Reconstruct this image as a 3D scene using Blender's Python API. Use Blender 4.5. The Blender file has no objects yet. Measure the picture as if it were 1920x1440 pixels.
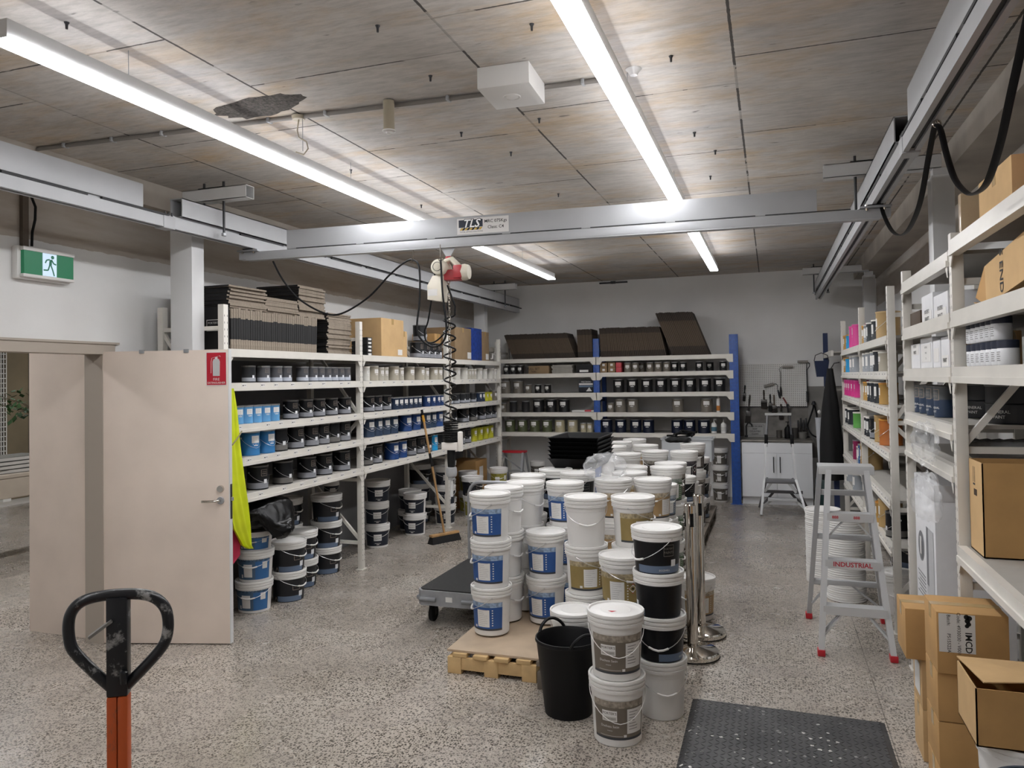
import bpy, bmesh, math, random
from mathutils import Vector, Matrix
R = random.Random(7)
PI = math.pi
C = bpy.context.scene.collection
sc = bpy.context.scene

# ------------------------------------------------------------------ camera model (1920 x 1440 frame)
F, PX, PY, H = 1420.0, 960.0, 680.0, 1.8
def _n(v): return Vector(v).normalized()
_vy = _n((1446-PX, 702-PY, F))
_up = _vy.cross(Vector((1, -0.0158, 0))).normalized()
if _up.y > 0: _up = -_up
_xr = _vy.cross(_up)
if _xr.x < 0: _xr = -_xr
WM = Matrix((_xr, _vy, _up))
def A(x, y, X=None, Y=None, Z=None):
    """the point of a world plane seen at photo pixel (x, y)"""
    d = WM @ Vector((x-PX, y-PY, F))
    if X is not None: t = X/d.x
    elif Y is not None: t = Y/d.y
    else: t = (Z-H)/d.z
    return Vector((0, 0, H)) + d*t
cam = bpy.data.cameras.new('camera'); co = bpy.data.objects.new('camera', cam); C.objects.link(co)
cam.sensor_fit = 'HORIZONTAL'; cam.sensor_width = 36; cam.lens = F/1920*36
cam.shift_y = (PY-720)/1920; cam.clip_start = 0.05
_ri = WM @ Vector((1, 0, 0)); _dn = WM @ Vector((0, 1, 0)); _fw = WM @ Vector((0, 0, 1))
co.matrix_world = Matrix(((_ri.x, -_dn.x, -_fw.x, 0), (_ri.y, -_dn.y, -_fw.y, 0), (_ri.z, -_dn.z, -_fw.z, H), (0, 0, 0, 1)))
sc.camera = co

# ------------------------------------------------------------------ materials
def lin(c):
    if isinstance(c, str):
        c = [int(c[i:i+2], 16)/255 for i in (0, 2, 4)]
    return tuple((v/12.92 if v <= .04045 else ((v+.055)/1.055)**2.4) for v in c[:3]) + (1,)
MATS = {}
def mat(name, col, rough=.5, metal=0., noise=0., nscale=20., bump=0., spec=.5, coat=0., trans=0., alpha=1., sheen=0.):
    if name in MATS: return MATS[name]
    m = bpy.data.materials.new(name); m.use_nodes = True
    nt = m.node_tree; b = nt.nodes['Principled BSDF']
    c = lin(col)
    b.inputs['Base Color'].default_value = c
    b.inputs['Roughness'].default_value = rough; b.inputs['Metallic'].default_value = metal
    b.inputs['Specular IOR Level'].default_value = spec
    b.inputs['Coat Weight'].default_value = coat
    b.inputs['Transmission Weight'].default_value = trans
    b.inputs['Alpha'].default_value = alpha
    tc = nt.nodes.new('ShaderNodeTexCoord')
    if noise:
        n = nt.nodes.new('ShaderNodeTexNoise'); n.inputs['Scale'].default_value = nscale; n.inputs['Detail'].default_value = 5
        nt.links.new(tc.outputs['Object'], n.inputs['Vector'])
        r = nt.nodes.new('ShaderNodeValToRGB')
        r.color_ramp.elements[0].position = .3; r.color_ramp.elements[1].position = .7
        r.color_ramp.elements[0].color = tuple(v*(1-noise) for v in c[:3])+(1,)
        r.color_ramp.elements[1].color = tuple(min(1, v*(1+noise*.6)) for v in c[:3])+(1,)
        nt.links.new(n.outputs['Fac'], r.inputs['Fac']); nt.links.new(r.outputs['Color'], b.inputs['Base Color'])
    if bump:
        n = nt.nodes.new('ShaderNodeTexNoise'); n.inputs['Scale'].default_value = nscale*1.7; n.inputs['Detail'].default_value = 6
        nt.links.new(tc.outputs['Object'], n.inputs['Vector'])
        bp = nt.nodes.new('ShaderNodeBump'); bp.inputs['Strength'].default_value = bump; bp.inputs['Distance'].default_value = .01
        nt.links.new(n.outputs['Fac'], bp.inputs['Height']); nt.links.new(bp.outputs['Normal'], b.inputs['Normal'])
    MATS[name] = m
    return m
class G:
    """small node graph helper"""
    def __init__(s, m): s.m = m; s.nt = m.node_tree; s.N = s.nt.nodes; s.L = s.nt.links; s.b = s.N['Principled BSDF']
    def n(s, t, **k):
        x = s.N.new('ShaderNode'+t)
        for a, v in k.items():
            if a in ('operation', 'blend_type', 'data_type', 'feature', 'noise_dimensions', 'distance', 'interpolation_type'): setattr(x, a, v)
        return x
    def math(s, op, a, b=None, clamp=False):
        x = s.N.new('ShaderNodeMath'); x.operation = op; x.use_clamp = clamp
        for i, v in enumerate((a, b)):
            if v is None: continue
            if isinstance(v, (int, float)): x.inputs[i].default_value = v
            else: s.L.new(v, x.inputs[i])
        return x.outputs[0]
    def noise(s, vec, scale, detail=4, rough=.5, dist=0.):
        x = s.N.new('ShaderNodeTexNoise'); x.inputs['Scale'].default_value = scale; x.inputs['Detail'].default_value = detail
        x.inputs['Roughness'].default_value = rough; x.inputs['Distortion'].default_value = dist
        s.L.new(vec, x.inputs['Vector']); return x.outputs['Fac']
    def ramp(s, fac, stops):
        x = s.N.new('ShaderNodeValToRGB'); e = x.color_ramp.elements
        while len(e) < len(stops): e.new(.5)
        for i, (p, c) in enumerate(stops):
            e[i].position = p; e[i].color = lin(c) if not isinstance(c, (int, float)) else (c, c, c, 1)
        s.L.new(fac, x.inputs['Fac']); return x.outputs['Color']
    def mix(s, fac, a, b, mode='MIX'):
        x = s.N.new('ShaderNodeMix'); x.data_type = 'RGBA'; x.blend_type = mode
        for i, v in ((0, fac), (6, a), (7, b)):
            if isinstance(v, (int, float)): x.inputs[i].default_value = v if i == 0 else (v, v, v, 1)
            elif isinstance(v, (str, tuple)): x.inputs[i].default_value = lin(v)
            else: s.L.new(v, x.inputs[i])
        return x.outputs[2]
    def pos(s):
        x = s.N.new('ShaderNodeTexCoord'); return x.outputs['Object']
    def sep(s, v):
        x = s.N.new('ShaderNodeSeparateXYZ'); s.L.new(v, x.inputs[0]); return x.outputs
    def mapping(s, v, scale=(1, 1, 1), loc=(0, 0, 0)):
        x = s.N.new('ShaderNodeMapping'); x.inputs['Scale'].default_value = scale; x.inputs['Location'].default_value = loc
        s.L.new(v, x.inputs['Vector']); return x.outputs[0]
    def bump(s, h, strength=.3, dist=.01):
        x = s.N.new('ShaderNodeBump'); x.inputs['Strength'].default_value = strength; x.inputs['Distance'].default_value = dist
        s.L.new(h, x.inputs['Height']); s.L.new(x.outputs['Normal'], s.b.inputs['Normal'])
    def col(s, v): s.L.new(v, s.b.inputs['Base Color'])

def concrete_ceiling():
    m = mat('formwork concrete', '8a8580', .85); g = G(m); p = g.pos(); x, y, z = g.sep(p)
    u = g.math('DIVIDE', g.math('ADD', x, 1.30+1.165*20), 1.165)
    colid = g.math('FLOOR', u)
    off = g.math('MULTIPLY', g.math('FRACT', g.math('MULTIPLY', colid, .37)), .9)
    v = g.math('DIVIDE', g.math('ADD', g.math('ADD', y, off), 20.0), 1.19)
    du = g.math('ABSOLUTE', g.math('SUBTRACT', g.math('FRACT', g.math('ADD', u, .5)), .5))
    dv = g.math('ABSOLUTE', g.math('SUBTRACT', g.math('FRACT', v), .5))
    wob = g.math('MULTIPLY', g.noise(p, 30, 3), .006)
    lu = g.math('LESS_THAN', du, g.math('ADD', wob, .0025)); lv = g.math('LESS_THAN', dv, g.math('ADD', wob, .0012))
    brk = g.math('GREATER_THAN', g.noise(p, 2.3, 3), .44)
    line = g.math('MULTIPLY', g.math('MAXIMUM', lu, lv), g.math('ADD', g.math('MULTIPLY', brk, .6), .3), True)
    pan = g.math('FRACT', g.math('MULTIPLY', g.math('ADD', g.math('MULTIPLY', colid, 3.17), g.math('MULTIPLY', g.math('FLOOR', g.math('ADD', v, .5)), 7.31)), .713))
    base = g.ramp(g.noise(p, 1.1, 6, .6), [(.28, 'b4aea7'), (.5, 'c9c3bc'), (.7, 'd8d3cd')])
    rust = g.ramp(g.noise(g.mapping(p, (1, 2.2, 1), (3, 1, 0)), 1.25, 7, .68, .4), [(.47, 0.), (.68, 1.)])
    base = g.mix(g.math('MULTIPLY', rust, .7), base, 'c4a67a')
    blue = g.ramp(g.noise(g.mapping(p, (1, 1, 1), (9, 4, 0)), .7, 4), [(.52, 0.), (.7, 1.)])
    base = g.mix(g.math('MULTIPLY', blue, .3), base, 'a3a7b0')
    base = g.mix(g.math('MULTIPLY', pan, .22), base, '857f79')
    grain = g.ramp(g.noise(g.mapping(p, (1.5, 7, 1)), 5, 6, .7), [(.3, 'b4b4b4'), (.6, 'ffffff')])
    base = g.mix(.5, base, grain, 'MULTIPLY')
    spots = g.ramp(g.noise(g.mapping(p, (1, 3.5, 1), (1, 2, 5)), 7, 3), [(.7, 0.), (.76, 1.)])
    base = g.mix(g.math('MULTIPLY', spots, .7), base, '45403b')
    base = g.mix(line, base, '2c2926'); g.col(base)
    g.bump(g.noise(p, 18, 6, .65), .25, .006)
    return m
def concrete_wall(zline):
    m = mat('painted wall %g' % zline, 'b9b9b8', .8); g = G(m); p = g.pos(); x, y, z = g.sep(p)
    raw = g.ramp(g.noise(g.mapping(p, (1, .7, 5)), 1.3, 6, .6), [(.3, 'a89d8f'), (.5, 'b8b1a8'), (.72, 'c4bfb8')])
    wht = g.ramp(g.noise(p, 2.0, 4), [(.3, 'd6d5d3' if zline < 3 else 'e4e3e1'), (.7, 'dfdfde' if zline < 3 else 'ecebea')])
    e = g.math('ADD', z, g.math('MULTIPLY', g.noise(p, 9, 3), .03))
    g.col(g.mix(g.math('GREATER_THAN', e, zline), wht, raw)); g.bump(g.noise(p, 25, 5), .12, .005)
    return m
JX = .5*(A(1612, 1190, Z=0).x+A(1648, 1330, Z=0).x)
def floor_mat():
    m = mat('ground aggregate concrete', '8c8880', .3); g = G(m); p = g.pos()
    def vor(scale, loc):
        x = g.n('TexVoronoi'); x.inputs['Scale'].default_value = scale; g.L.new(g.mapping(p, (1, 1, 1), loc), x.inputs['Vector']); return x.outputs
    v1 = vor(70, (0, 0, 0)); v2 = vor(118, (5, 3, 0)); v3 = vor(60, (2, 8, 0))
    c1 = g.sep(v1['Color']); c2 = g.sep(v2['Color']); c3 = g.sep(v3['Color'])
    base = g.ramp(g.noise(p, 1.4, 6, .6), [(.3, '978e83'), (.55, 'ada49a'), (.75, 'bab3aa')])
    dens = g.ramp(g.noise(p, .8, 3), [(.35, .7), (.65, 1.)])
    s1 = g.math('MULTIPLY', g.math('LESS_THAN', v1['Distance'], .42), g.math('GREATER_THAN', c1[0], .36))
    s2 = g.math('MULTIPLY', g.math('LESS_THAN', v2['Distance'], .40), g.math('GREATER_THAN', c2[0], .36))
    s3 = g.math('MULTIPLY', g.math('LESS_THAN', v3['Distance'], .45), g.math('GREATER_THAN', c3[1], .8))
    base = g.mix(g.math('MULTIPLY', s3, .55), base, 'beb5aa')
    base = g.mix(g.math('MULTIPLY', s2, g.math('MULTIPLY', dens, .85)), base, '3f3933')
    base = g.mix(g.math('MULTIPLY', s1, g.math('MULTIPLY', dens, .88)), base, '2f2a25')
    wear = g.ramp(g.noise(g.mapping(p, (1, .6, 1), (4, 4, 4)), .9, 4), [(.45, 0.), (.75, 1.)])
    base = g.mix(g.math('MULTIPLY', wear, .2), base, '6d6861')
    v4 = vor(4.3, (7, 7, 0)); c4 = g.sep(v4['Color'])
    wob = g.math('ADD', g.math('MULTIPLY', g.noise(p, 60, 2), .07), -.015)
    chip = g.math('MULTIPLY', g.math('LESS_THAN', v4['Distance'], wob), g.math('GREATER_THAN', c4[2], .35))
    base = g.mix(g.math('MULTIPLY', chip, .8), base, 'e0dedb')
    px_ = g.sep(p); jl = g.math('LESS_THAN', g.math('ABSOLUTE', g.math('SUBTRACT', px_[0], JX)), g.math('ADD', g.math('MULTIPLY', g.noise(p, 40, 2), .005), .0005))
    base = g.mix(g.math('MULTIPLY', jl, .6), base, '3a352f')
    g.col(base)
    r = g.ramp(g.noise(p, 2.2, 5), [(.3, .22), (.7, .32)]); g.L.new(r, g.b.inputs['Roughness'])
    g.bump(g.noise(p, 3, 3), .05, .01)
    return m
def emis(name, col, strength):
    m = mat(name, col, .4); b = m.node_tree.nodes['Principled BSDF']
    b.inputs['Emission Color'].default_value = lin(col); b.inputs['Emission Strength'].default_value = strength
    return m
W_PAINT = mat('white rack enamel', 'd8d4cc', .35, noise=.06, nscale=6)
STEELW = mat('white steel', 'd2d2d2', .4, noise=.05, nscale=4)
ALU = mat('aluminium', 'a2a4a7', .42, .5, noise=.08, nscale=12)
ALUP = mat('pale aluminium', 'a6a7a9', .45, .15, noise=.05, nscale=5)
CHROME = mat('polished steel', 'cfcac2', .06, 1.)
DARKM = mat('dark steel', '3a3a3c', .45, .5)
BLK = mat('black plastic', '0a0a0c', .5, spec=.25)
BLKR = mat('black rubber', '121212', .7, spec=.25)
WHT = mat('white plastic', 'dcdad7', .38)
WHT2 = mat('warm white plastic', 'e4dfd8', .4)
LBL = mat('label white', 'd9d7d4', .55)
CARD = mat('cardboard', 'c6a475', .85, noise=.10, nscale=7)
CARD2 = mat('brown cardboard', 'b8905c', .85, noise=.12, nscale=7)
CARDD = mat('dull cardboard', '8c7558', .88, noise=.10, nscale=8)
CARDG = mat('grey board edge', '978a7b', .9, noise=.12, nscale=40)
INK = mat('black ink', '161616', .7)
WIRE = mat('zinc wire', 'c9c9c9', .3, .8)
PINE = mat('pine', 'c8a877', .7, noise=.18, nscale=9)
PLY = mat('plywood', 'b39f88', .6, noise=.14, nscale=6)
BLUE = mat('blue upright enamel', '2a53a0', .45, noise=.2, nscale=25)
RED = mat('red enamel', 'b3202c', .4)
GRY = mat('grey plastic', '7e8084', .5, noise=.1, nscale=20)
NAVY = mat('navy label', '141c2e', .45)
def clear(name, rough=.12, tint='f2f4f6', alpha=.35):
    m = mat(name, tint, rough, 0, 0, alpha=alpha, coat=.6, spec=.8); return m
CLEARP = clear('clear plastic film', .08, 'f4f6f8', .2)
CLEART = clear('frosted clear plastic', .35, 'cfd2d4', .6)
# ------------------------------------------------------------------ mesh builder
class MB:
    def __init__(s): s.v = []; s.f = []; s.fm = []; s.mats = []; s.M = Matrix()
    def mi(s, m):
        if m not in s.mats: s.mats.append(m)
        return s.mats.index(m)
    def add(s, vs, fs, m):
        o = len(s.v); s.v += [tuple(s.M @ Vector(v)) for v in vs]; k = s.mi(m)
        s.f += [tuple(o+i for i in f) for f in fs]; s.fm += [k]*len(fs); return s
    def box(s, x0, x1, y0, y1, z0, z1, m, b=0.):
        if b <= 0:
            vs = [(x, y, z) for z in (z0, z1) for y in (y0, y1) for x in (x0, x1)]
            return s.add(vs, [(0, 2, 3, 1), (4, 5, 7, 6), (0, 1, 5, 4), (2, 6, 7, 3), (0, 4, 6, 2), (1, 3, 7, 5)], m)
        b = min(b, (x1-x0)*.45, (y1-y0)*.45, (z1-z0)*.45)
        bm = bmesh.new(); bmesh.ops.create_cube(bm, size=1)
        for v in bm.verts: v.co = Vector(((x0+x1)/2+v.co.x*(x1-x0), (y0+y1)/2+v.co.y*(y1-y0), (z0+z1)/2+v.co.z*(z1-z0)))
        bmesh.ops.bevel(bm, geom=list(bm.edges), offset=b, segments=2, affect='EDGES', profile=.6)
        bm.verts.index_update(); s.add([v.co[:] for v in bm.verts], [[v.index for v in f.verts] for f in bm.faces], m); bm.free(); return s
    def cbox(s, c, d, m, b=0.): return s.box(c[0]-d[0]/2, c[0]+d[0]/2, c[1]-d[1]/2, c[1]+d[1]/2, c[2]-d[2]/2, c[2]+d[2]/2, m, b)
    def lathe(s, prof, m, n=24, c=(0, 0, 0), a0=0., a1=2*PI):
        full = abs(a1-a0-2*PI) < 1e-6; k = n if full else n+1; vs = []; fs = []; fm = []
        for (r, z) in [q[:2] for q in prof]:
            for i in range(k):
                a = a0+(a1-a0)*i/n; vs.append((c[0]+r*math.cos(a), c[1]+r*math.sin(a), c[2]+z))
        ms = [q[2] if len(q) > 2 else m for q in prof]
        for j in range(len(prof)-1):
            ff = []
            for i in range(n):
                i2 = (i+1) % k
                a, b, c2, d = j*k+i, j*k+i2, (j+1)*k+i2, (j+1)*k+i
                if prof[j][0] < 1e-6: ff.append((a, c2, d))
                elif prof[j+1][0] < 1e-6: ff.append((a, b, d))
                else: ff.append((a, b, c2, d))
            fs.append((ff, ms[j]))
        o = len(s.v); s.v += [tuple(s.M @ Vector(v)) for v in vs]
        for ff, mm in fs:
            q = s.mi(mm); s.f += [tuple(o+i for i in f) for f in ff]; s.fm += [q]*len(ff)
        return s
    def cyl(s, p, q, r, m, n=10, r2=None):
        return s.tube([p, q], r, m, n, r2=r2)
    def tube(s, path, r, m, n=8, closed=False, r2=None, flat=None):
        P = [Vector(p) for p in path]; k = len(P); vs = []; up0 = None
        for i in range(k):
            if closed: t = (P[(i+1) % k]-P[i-1])
            else: t = P[min(i+1, k-1)]-P[max(i-1, 0)]
            t.normalize()
            if up0 is None:
                up0 = Vector((0, 0, 1)) if abs(t.z) < .9 else Vector((1, 0, 0))
            u = (up0-t*up0.dot(t)); 
            if u.length < 1e-4: u = t.orthogonal()
            u.normalize(); up0 = u; w = t.cross(u)
            rr = r if r2 is None else r+(r2-r)*i/(k-1)
            ra, rb = (rr, rr) if flat is None else (rr, flat)
            for j in range(n):
                a = 2*PI*j/n; vs.append(P[i]+u*math.cos(a)*ra+w*math.sin(a)*rb)
        fs = []
        for i in range(k if closed else k-1):
            i2 = (i+1) % k
            for j in range(n):
                j2 = (j+1) % n; fs.append((i*n+j, i*n+j2, i2*n+j2, i2*n+j))
        if not closed: fs += [tuple(range(n-1, -1, -1)), tuple((k-1)*n+j for j in range(n))]
        return s.add(vs, fs, m)
    def bar(s, p, q, w, h, m, up=(0, 0, 1)):
        """rectangular bar from p to q, w across, h along up"""
        p = Vector(p); q = Vector(q); t = (q-p).normalized(); u = Vector(up); u = (u-t*u.dot(t))
        if u.length < 1e-4: u = t.orthogonal()
        u.normalize(); x = t.cross(u)
        vs = [e+x*a*w/2+u*b*h/2 for e in (p, q) for a, b in ((-1, -1), (1, -1), (1, 1), (-1, 1))]
        return s.add(vs, [(3, 2, 1, 0), (4, 5, 6, 7), (0, 1, 5, 4), (1, 2, 6, 5), (2, 3, 7, 6), (3, 0, 4, 7)], m)
    def ext(s, poly, z0, z1, m):
        """polygon in xy extruded from z0 to z1"""
        n = len(poly); vs = [(x, y, z0) for x, y in poly]+[(x, y, z1) for x, y in poly]
        return s.add(vs, [tuple(range(n-1, -1, -1)), tuple(range(n, 2*n))]+[(i, (i+1) % n, n+(i+1) % n, n+i) for i in range(n)], m)
    def text(s, txt, size, m, at=(0, 0, 0), fn=None, align='CENTER', shear=0., bold=0., lift=.0006):
        vs, fs = textmesh(txt, align, shear, bold)
        if fn is None: pts = [(at[0]+x*size, at[1]+y*size, at[2]+lift) for x, y in vs]
        else: pts = [fn(x*size, y*size, lift) for x, y in vs]
        return s.add(pts, fs, m)
    def mesh(s, name, smooth=35):
        me = bpy.data.meshes.new(name); me.from_pydata([tuple(v) for v in s.v], [], s.f); 
        for m in s.mats: me.materials.append(m)
        me.polygons.foreach_set('material_index', s.fm); me.update(); me.validate()
        if smooth:
            me.shade_smooth(); me.set_sharp_from_angle(angle=math.radians(smooth))
        return me
    def build(s, name, parent=None, smooth=35, loc=None):
        o = bpy.data.objects.new(name, s.mesh(name, smooth)); C.objects.link(o)
        if parent: o.parent = parent
        if loc is not None: o.location = loc
        return o
_T = {}
def textmesh(txt, align='CENTER', shear=0., bold=0.):
    k = (txt, align, shear, bold)
    if k not in _T:
        cu = bpy.data.curves.new('t', 'FONT'); cu.body = txt; cu.size = 1; cu.align_x = align; cu.align_y = 'CENTER'; cu.shear = shear; cu.offset = bold; cu.resolution_u = 2
        o = bpy.data.objects.new('t', cu); C.objects.link(o)
        me = bpy.data.meshes.new_from_object(o.evaluated_get(bpy.context.evaluated_depsgraph_get()))
        _T[k] = ([(v.co.x, v.co.y) for v in me.vertices], [tuple(p.vertices) for p in me.polygons])
        bpy.data.objects.remove(o); bpy.data.curves.remove(cu); bpy.data.meshes.remove(me)
    return _T[k]
def cylfn(r, th, z):
    """flat (u, w) wrapped on a cylinder of radius r about z, centred on angle th and height z"""
    return lambda u, w, l: ((r+l)*math.cos(th+u/r), (r+l)*math.sin(th+u/r), z+w)
def T(x=0, y=0, z=0, rz=0, rx=0, ry=0, s=1):
    return Matrix.Translation((x, y, z)) @ Matrix.Rotation(rz, 4, 'Z') @ Matrix.Rotation(ry, 4, 'Y') @ Matrix.Rotation(rx, 4, 'X') @ Matrix.Scale(s, 4)
def tag(o, label, cat, group=None):
    o['label'] = label; o['category'] = cat
    if group: o['group'] = group
    return o
def thing(name, label, cat, loc=(0, 0, 0), rz=0., group=None):
    o = bpy.data.objects.new(name, None); C.objects.link(o); o.empty_display_size = .05
    o.location = loc; o.rotation_euler = (0, 0, rz); return tag(o, label, cat, group)
def struct(o): o['kind'] = 'structure'; return o
# prototypes: a first instance is built, every later one is a copy of it and of each of its parts
PROTO = {}
def dup(o, parent=None):
    c = o.copy(); C.objects.link(c)
    if parent is not None: c.parent = parent
    for ch in KIDS.get(o.name, ()): dup(ch, c)
    return c
KIDS = {}
def place(key, make, name, loc, rz, label, cat, group=None, rx=0., ry=0., s=None):
    if key not in PROTO:
        r = bpy.data.objects.new(name, None); C.objects.link(r); r.empty_display_size = .05
        for pn, mb, subs in make():
            p = mb.build(pn, r); KIDS.setdefault(r.name, []).append(p)
            for sn, smb in subs: KIDS.setdefault(p.name, []).append(smb.build(sn, p))
        PROTO[key] = r; o = r
    else: o = dup(PROTO[key])
    o.location = loc; o.rotation_euler = (rx, ry, rz)
    if s is not None: o.scale = (s, s, s) if isinstance(s, (int, float)) else s
    return tag(o, label, cat, group)
ORD = 'first second third fourth fifth sixth seventh eighth ninth tenth eleventh twelfth thirteenth fourteenth fifteenth sixteenth'.split()
# ------------------------------------------------------------------ the room shell
XL, XR, YB, YF, ZC = -4.44, 1.42, 11.66, -3.0, 3.3
CONC = concrete_ceiling(); WALL = concrete_wall(2.745); WALLB = concrete_wall(3.6); FLOOR = floor_mat()
DOORP = mat('door plywood laminate', 'dfd0c3', .5, noise=.09, nscale=2.2)
DFRAME = mat('door frame paint', 'a99f93', .5)
def wall(name, *boxes, m=None):
    b = MB()
    for q in boxes: b.box(*q, m or WALL)
    return struct(b.build(name, smooth=0))
wall('floor', (-13.2, XR+.2, YF-.2, YB+1.2, -.1, 0), m=FLOOR)
wall('ceiling', (-13.2, XR+.2, YF-.2, YB+1.2, ZC, ZC+.1), m=CONC)
DY0, DY1, DZ = 3.16, 4.13, 2.05
wall('wall_left', (XL-.14, XL, YF, DY0, 0, ZC), (XL-.14, XL, DY1+.02, YB, 0, ZC), (XL-.14, XL, DY0, DY1+.02, DZ+.04, ZC))
wall('wall_back', (XL-.14, XR+.2, YB, YB+.15, 0, ZC), m=WALLB)
wall('wall_right', (XR, XR+.15, YF, YB, 0, ZC))
wall('wall_front', (-13.2, XR+.2, YF-.15, YF, 0, ZC))
RAWC = mat('raw beam concrete', 'a79f95', .9, noise=.22, nscale=2.5)
wall('trim_1', (1.13, XR, YF, YB, 3.12, ZC), m=RAWC)                     # downstand beam
wall('trim_2', (XL, -4.33, YF, YB, 3.12, ZC), m=RAWC)                   # bulkhead
wall('wall_passage', (-5.2, XL-.14, DY1+.02, DY1+.14, 0, 2.45), m=DOORP)
GREYW = mat('grey board with shelf shade', '7a7a7c', .8, noise=.1, nscale=2)
wall('trim_3', (XL+.001, XL+.012, 4.56, 10.9, .0, 2.0), m=GREYW)           # grey wall lining; carried up behind the shelves as painted shade
# showroom beyond the opening
SHOWW = mat('showroom wall', 'c6c2bb', .8)
wall('wall_showroom', (-13.2, -13.05, YF, 12.6, 0, ZC), m=SHOWW)
wall('wall_showroom_end', (-13.05, XL-.14, 12.45, 12.6, 0, ZC), m=SHOWW)
f = MB()
f.box(XL-.15, XL+.015, DY1-.045, DY1+.02, 0, DZ, DFRAME).box(XL-.15, XL+.015, DY0, DY0+.06, 0, DZ, DFRAME).box(XL-.15, XL+.02, DY0, DY1+.06, DZ-.035, DZ+.035, DFRAME)
f.box(XL+.0, XL+.03, DY0, DY1+.09, DZ+.035, DZ+.05, DFRAME)
door_f = struct(f.build('door_1', smooth=0)); door_f.name = 'trim_4'
# open door leaf
hp = Vector((-4.445, 4.105, 0)); fp = Vector((-3.562, 4.345, 0)); dr = math.atan2(fp.y-hp.y, fp.x-hp.x)
d = MB(); d.box(0, .914, -.02, .02, .008, 2.032, DOORP, .002)
door = struct(d.build('door_1', loc=hp)); door.rotation_euler = (0, 0, dr)
e = MB(); e.box(.914, .92, -.0205, .0205, .008, 2.033, STEELW); e.build('edge_strip', door)
h = MB(); h.M = T(.855, -.02, .99, rx=PI/2)
h.lathe([(0, .012), (.024, .012), (.026, 0)], ALU, 20); h.M = T(.855, -.02, 1.07, rx=PI/2); h.lathe([(0, .014), (.022, .014), (.026, 0)], CHROME, 20)
h.M = Matrix(); h.tube([(.855, -.03, .99), (.855, -.055, .99), (.84, -.062, .99), (.74, -.062, .988)], .009, CHROME, 10); h.build('door_handle', door)
k = MB(); k.box(.9195, .923, -.013, .013, .86, 1.1, DARKM).box(.92, .935, -.008, .008, .985, 1.01, ALU); k.build('latch_plate', door)
for x in (.28, .60):
    MB().box(x, x+.035, -.026, -.016, 2.015, 2.04, ALU).build('door_clip', door)
# fire extinguisher sign on the door
s = MB(); SR = mat('sign red', 'b5122b', .4); SW = mat('sign white', 'd8d3d0', .5)
s.M = T(0, 0, 0, rx=PI/2)
s.box(-.075, .075, -.118, .118, 0, .002, SW).box(-.069, .069, -.112, .112, .002, .0024, SR)
GX = mat('sign grey', 'b9b9ba', .5)
s.ext([(-.024, -.05), (.024, -.05), (.026, .05), (.018, .068), (-.018, .068), (-.026, .05)], .0024, .003, GX)
s.ext([(-.009, .068), (.009, .068), (.009, .082), (-.009, .082)], .0024, .003, SW)
s.tube([(-.01, .08, .003), (-.03, .075, .003), (-.036, .05, .003), (-.037, -.03, .003)], .004, SW, 6, flat=.0008)
s.tube([(.0, .082, .003), (.024, .09, .003), (.03, .084, .003)], .005, SW, 6, flat=.0008)
s.text('FIRE', .026, SW, (0, -.074, .0024)); s.text('EXTINGUISHER', .0185, SW, (0, -.098, .0024), bold=.01)
sg = s.build('safety_sign', smooth=0); q = hp+Vector((math.cos(dr)*.832, math.sin(dr)*.832, 0)); nn = Vector((math.sin(dr), -math.cos(dr), 0))
sg.location = q+nn*.0205+Vector((0, 0, 1.90)); sg.rotation_euler = (0, 0, dr)
tag(sg, 'red fire extinguisher sign fixed to the open plywood door', 'sign')

# ------------------------------------------------------------------ strip lights
DIFF = emis('light diffuser', 'fbfcff', 17.); UPL = emis('added uplight glow', 'f4f6ff', .9)
def strip(x, y0, y1, label):
    t = thing('ceiling_light', label, 'light', (x, y0, 3.1), 0, 'suspended strip lights'); L = y1-y0
    b = MB(); b.box(-.041, -.036, 0, L, .004, .07, STEELW).box(.036, .041, 0, L, .004, .07, STEELW).box(-.036, .036, 0, L, .055, .067, STEELW)
    b.box(-.041, .041, -.004, 0, 0, .07, STEELW).box(-.041, .041, L, L+.004, 0, .07, STEELW).build('housing', t, 0)
    MB().box(-.046, .046, .001, L-.001, -.009, .0035, DIFF).build('diffuser', t, 0)
    MB().box(-.035, .035, .02, L-.02, .0671, .072, UPL).build('added_uplight', t, 0)  # glowing top face, no slot seen; added for the halo on the ceiling
    y = .6
    while y < L:
        MB().cyl((0, y, .07), (0, y, .2), .0018, ALU, 6).build('suspension_wire', t); y += 1.9
strip(-2.70, 2.04, 9.57, 'long strip light on the door side, its near end in view')
strip(-.64, 1.2, 9.66, 'long strip light running overhead towards the sink')
strip(-2.70, -2.6, 1.3, 'unseen strip light added behind the door side strip for brightness')  # unseen lamp behind the camera, added for overall brightness
strip(-8.6, 2.0, 9.0, 'strip light in the showroom beyond the door')
strip(-6.1, 1.0, 9.0, 'unseen strip light added near the door to brighten the showroom')  # unseen lamp, added to brighten the front of the showroom desk
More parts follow.
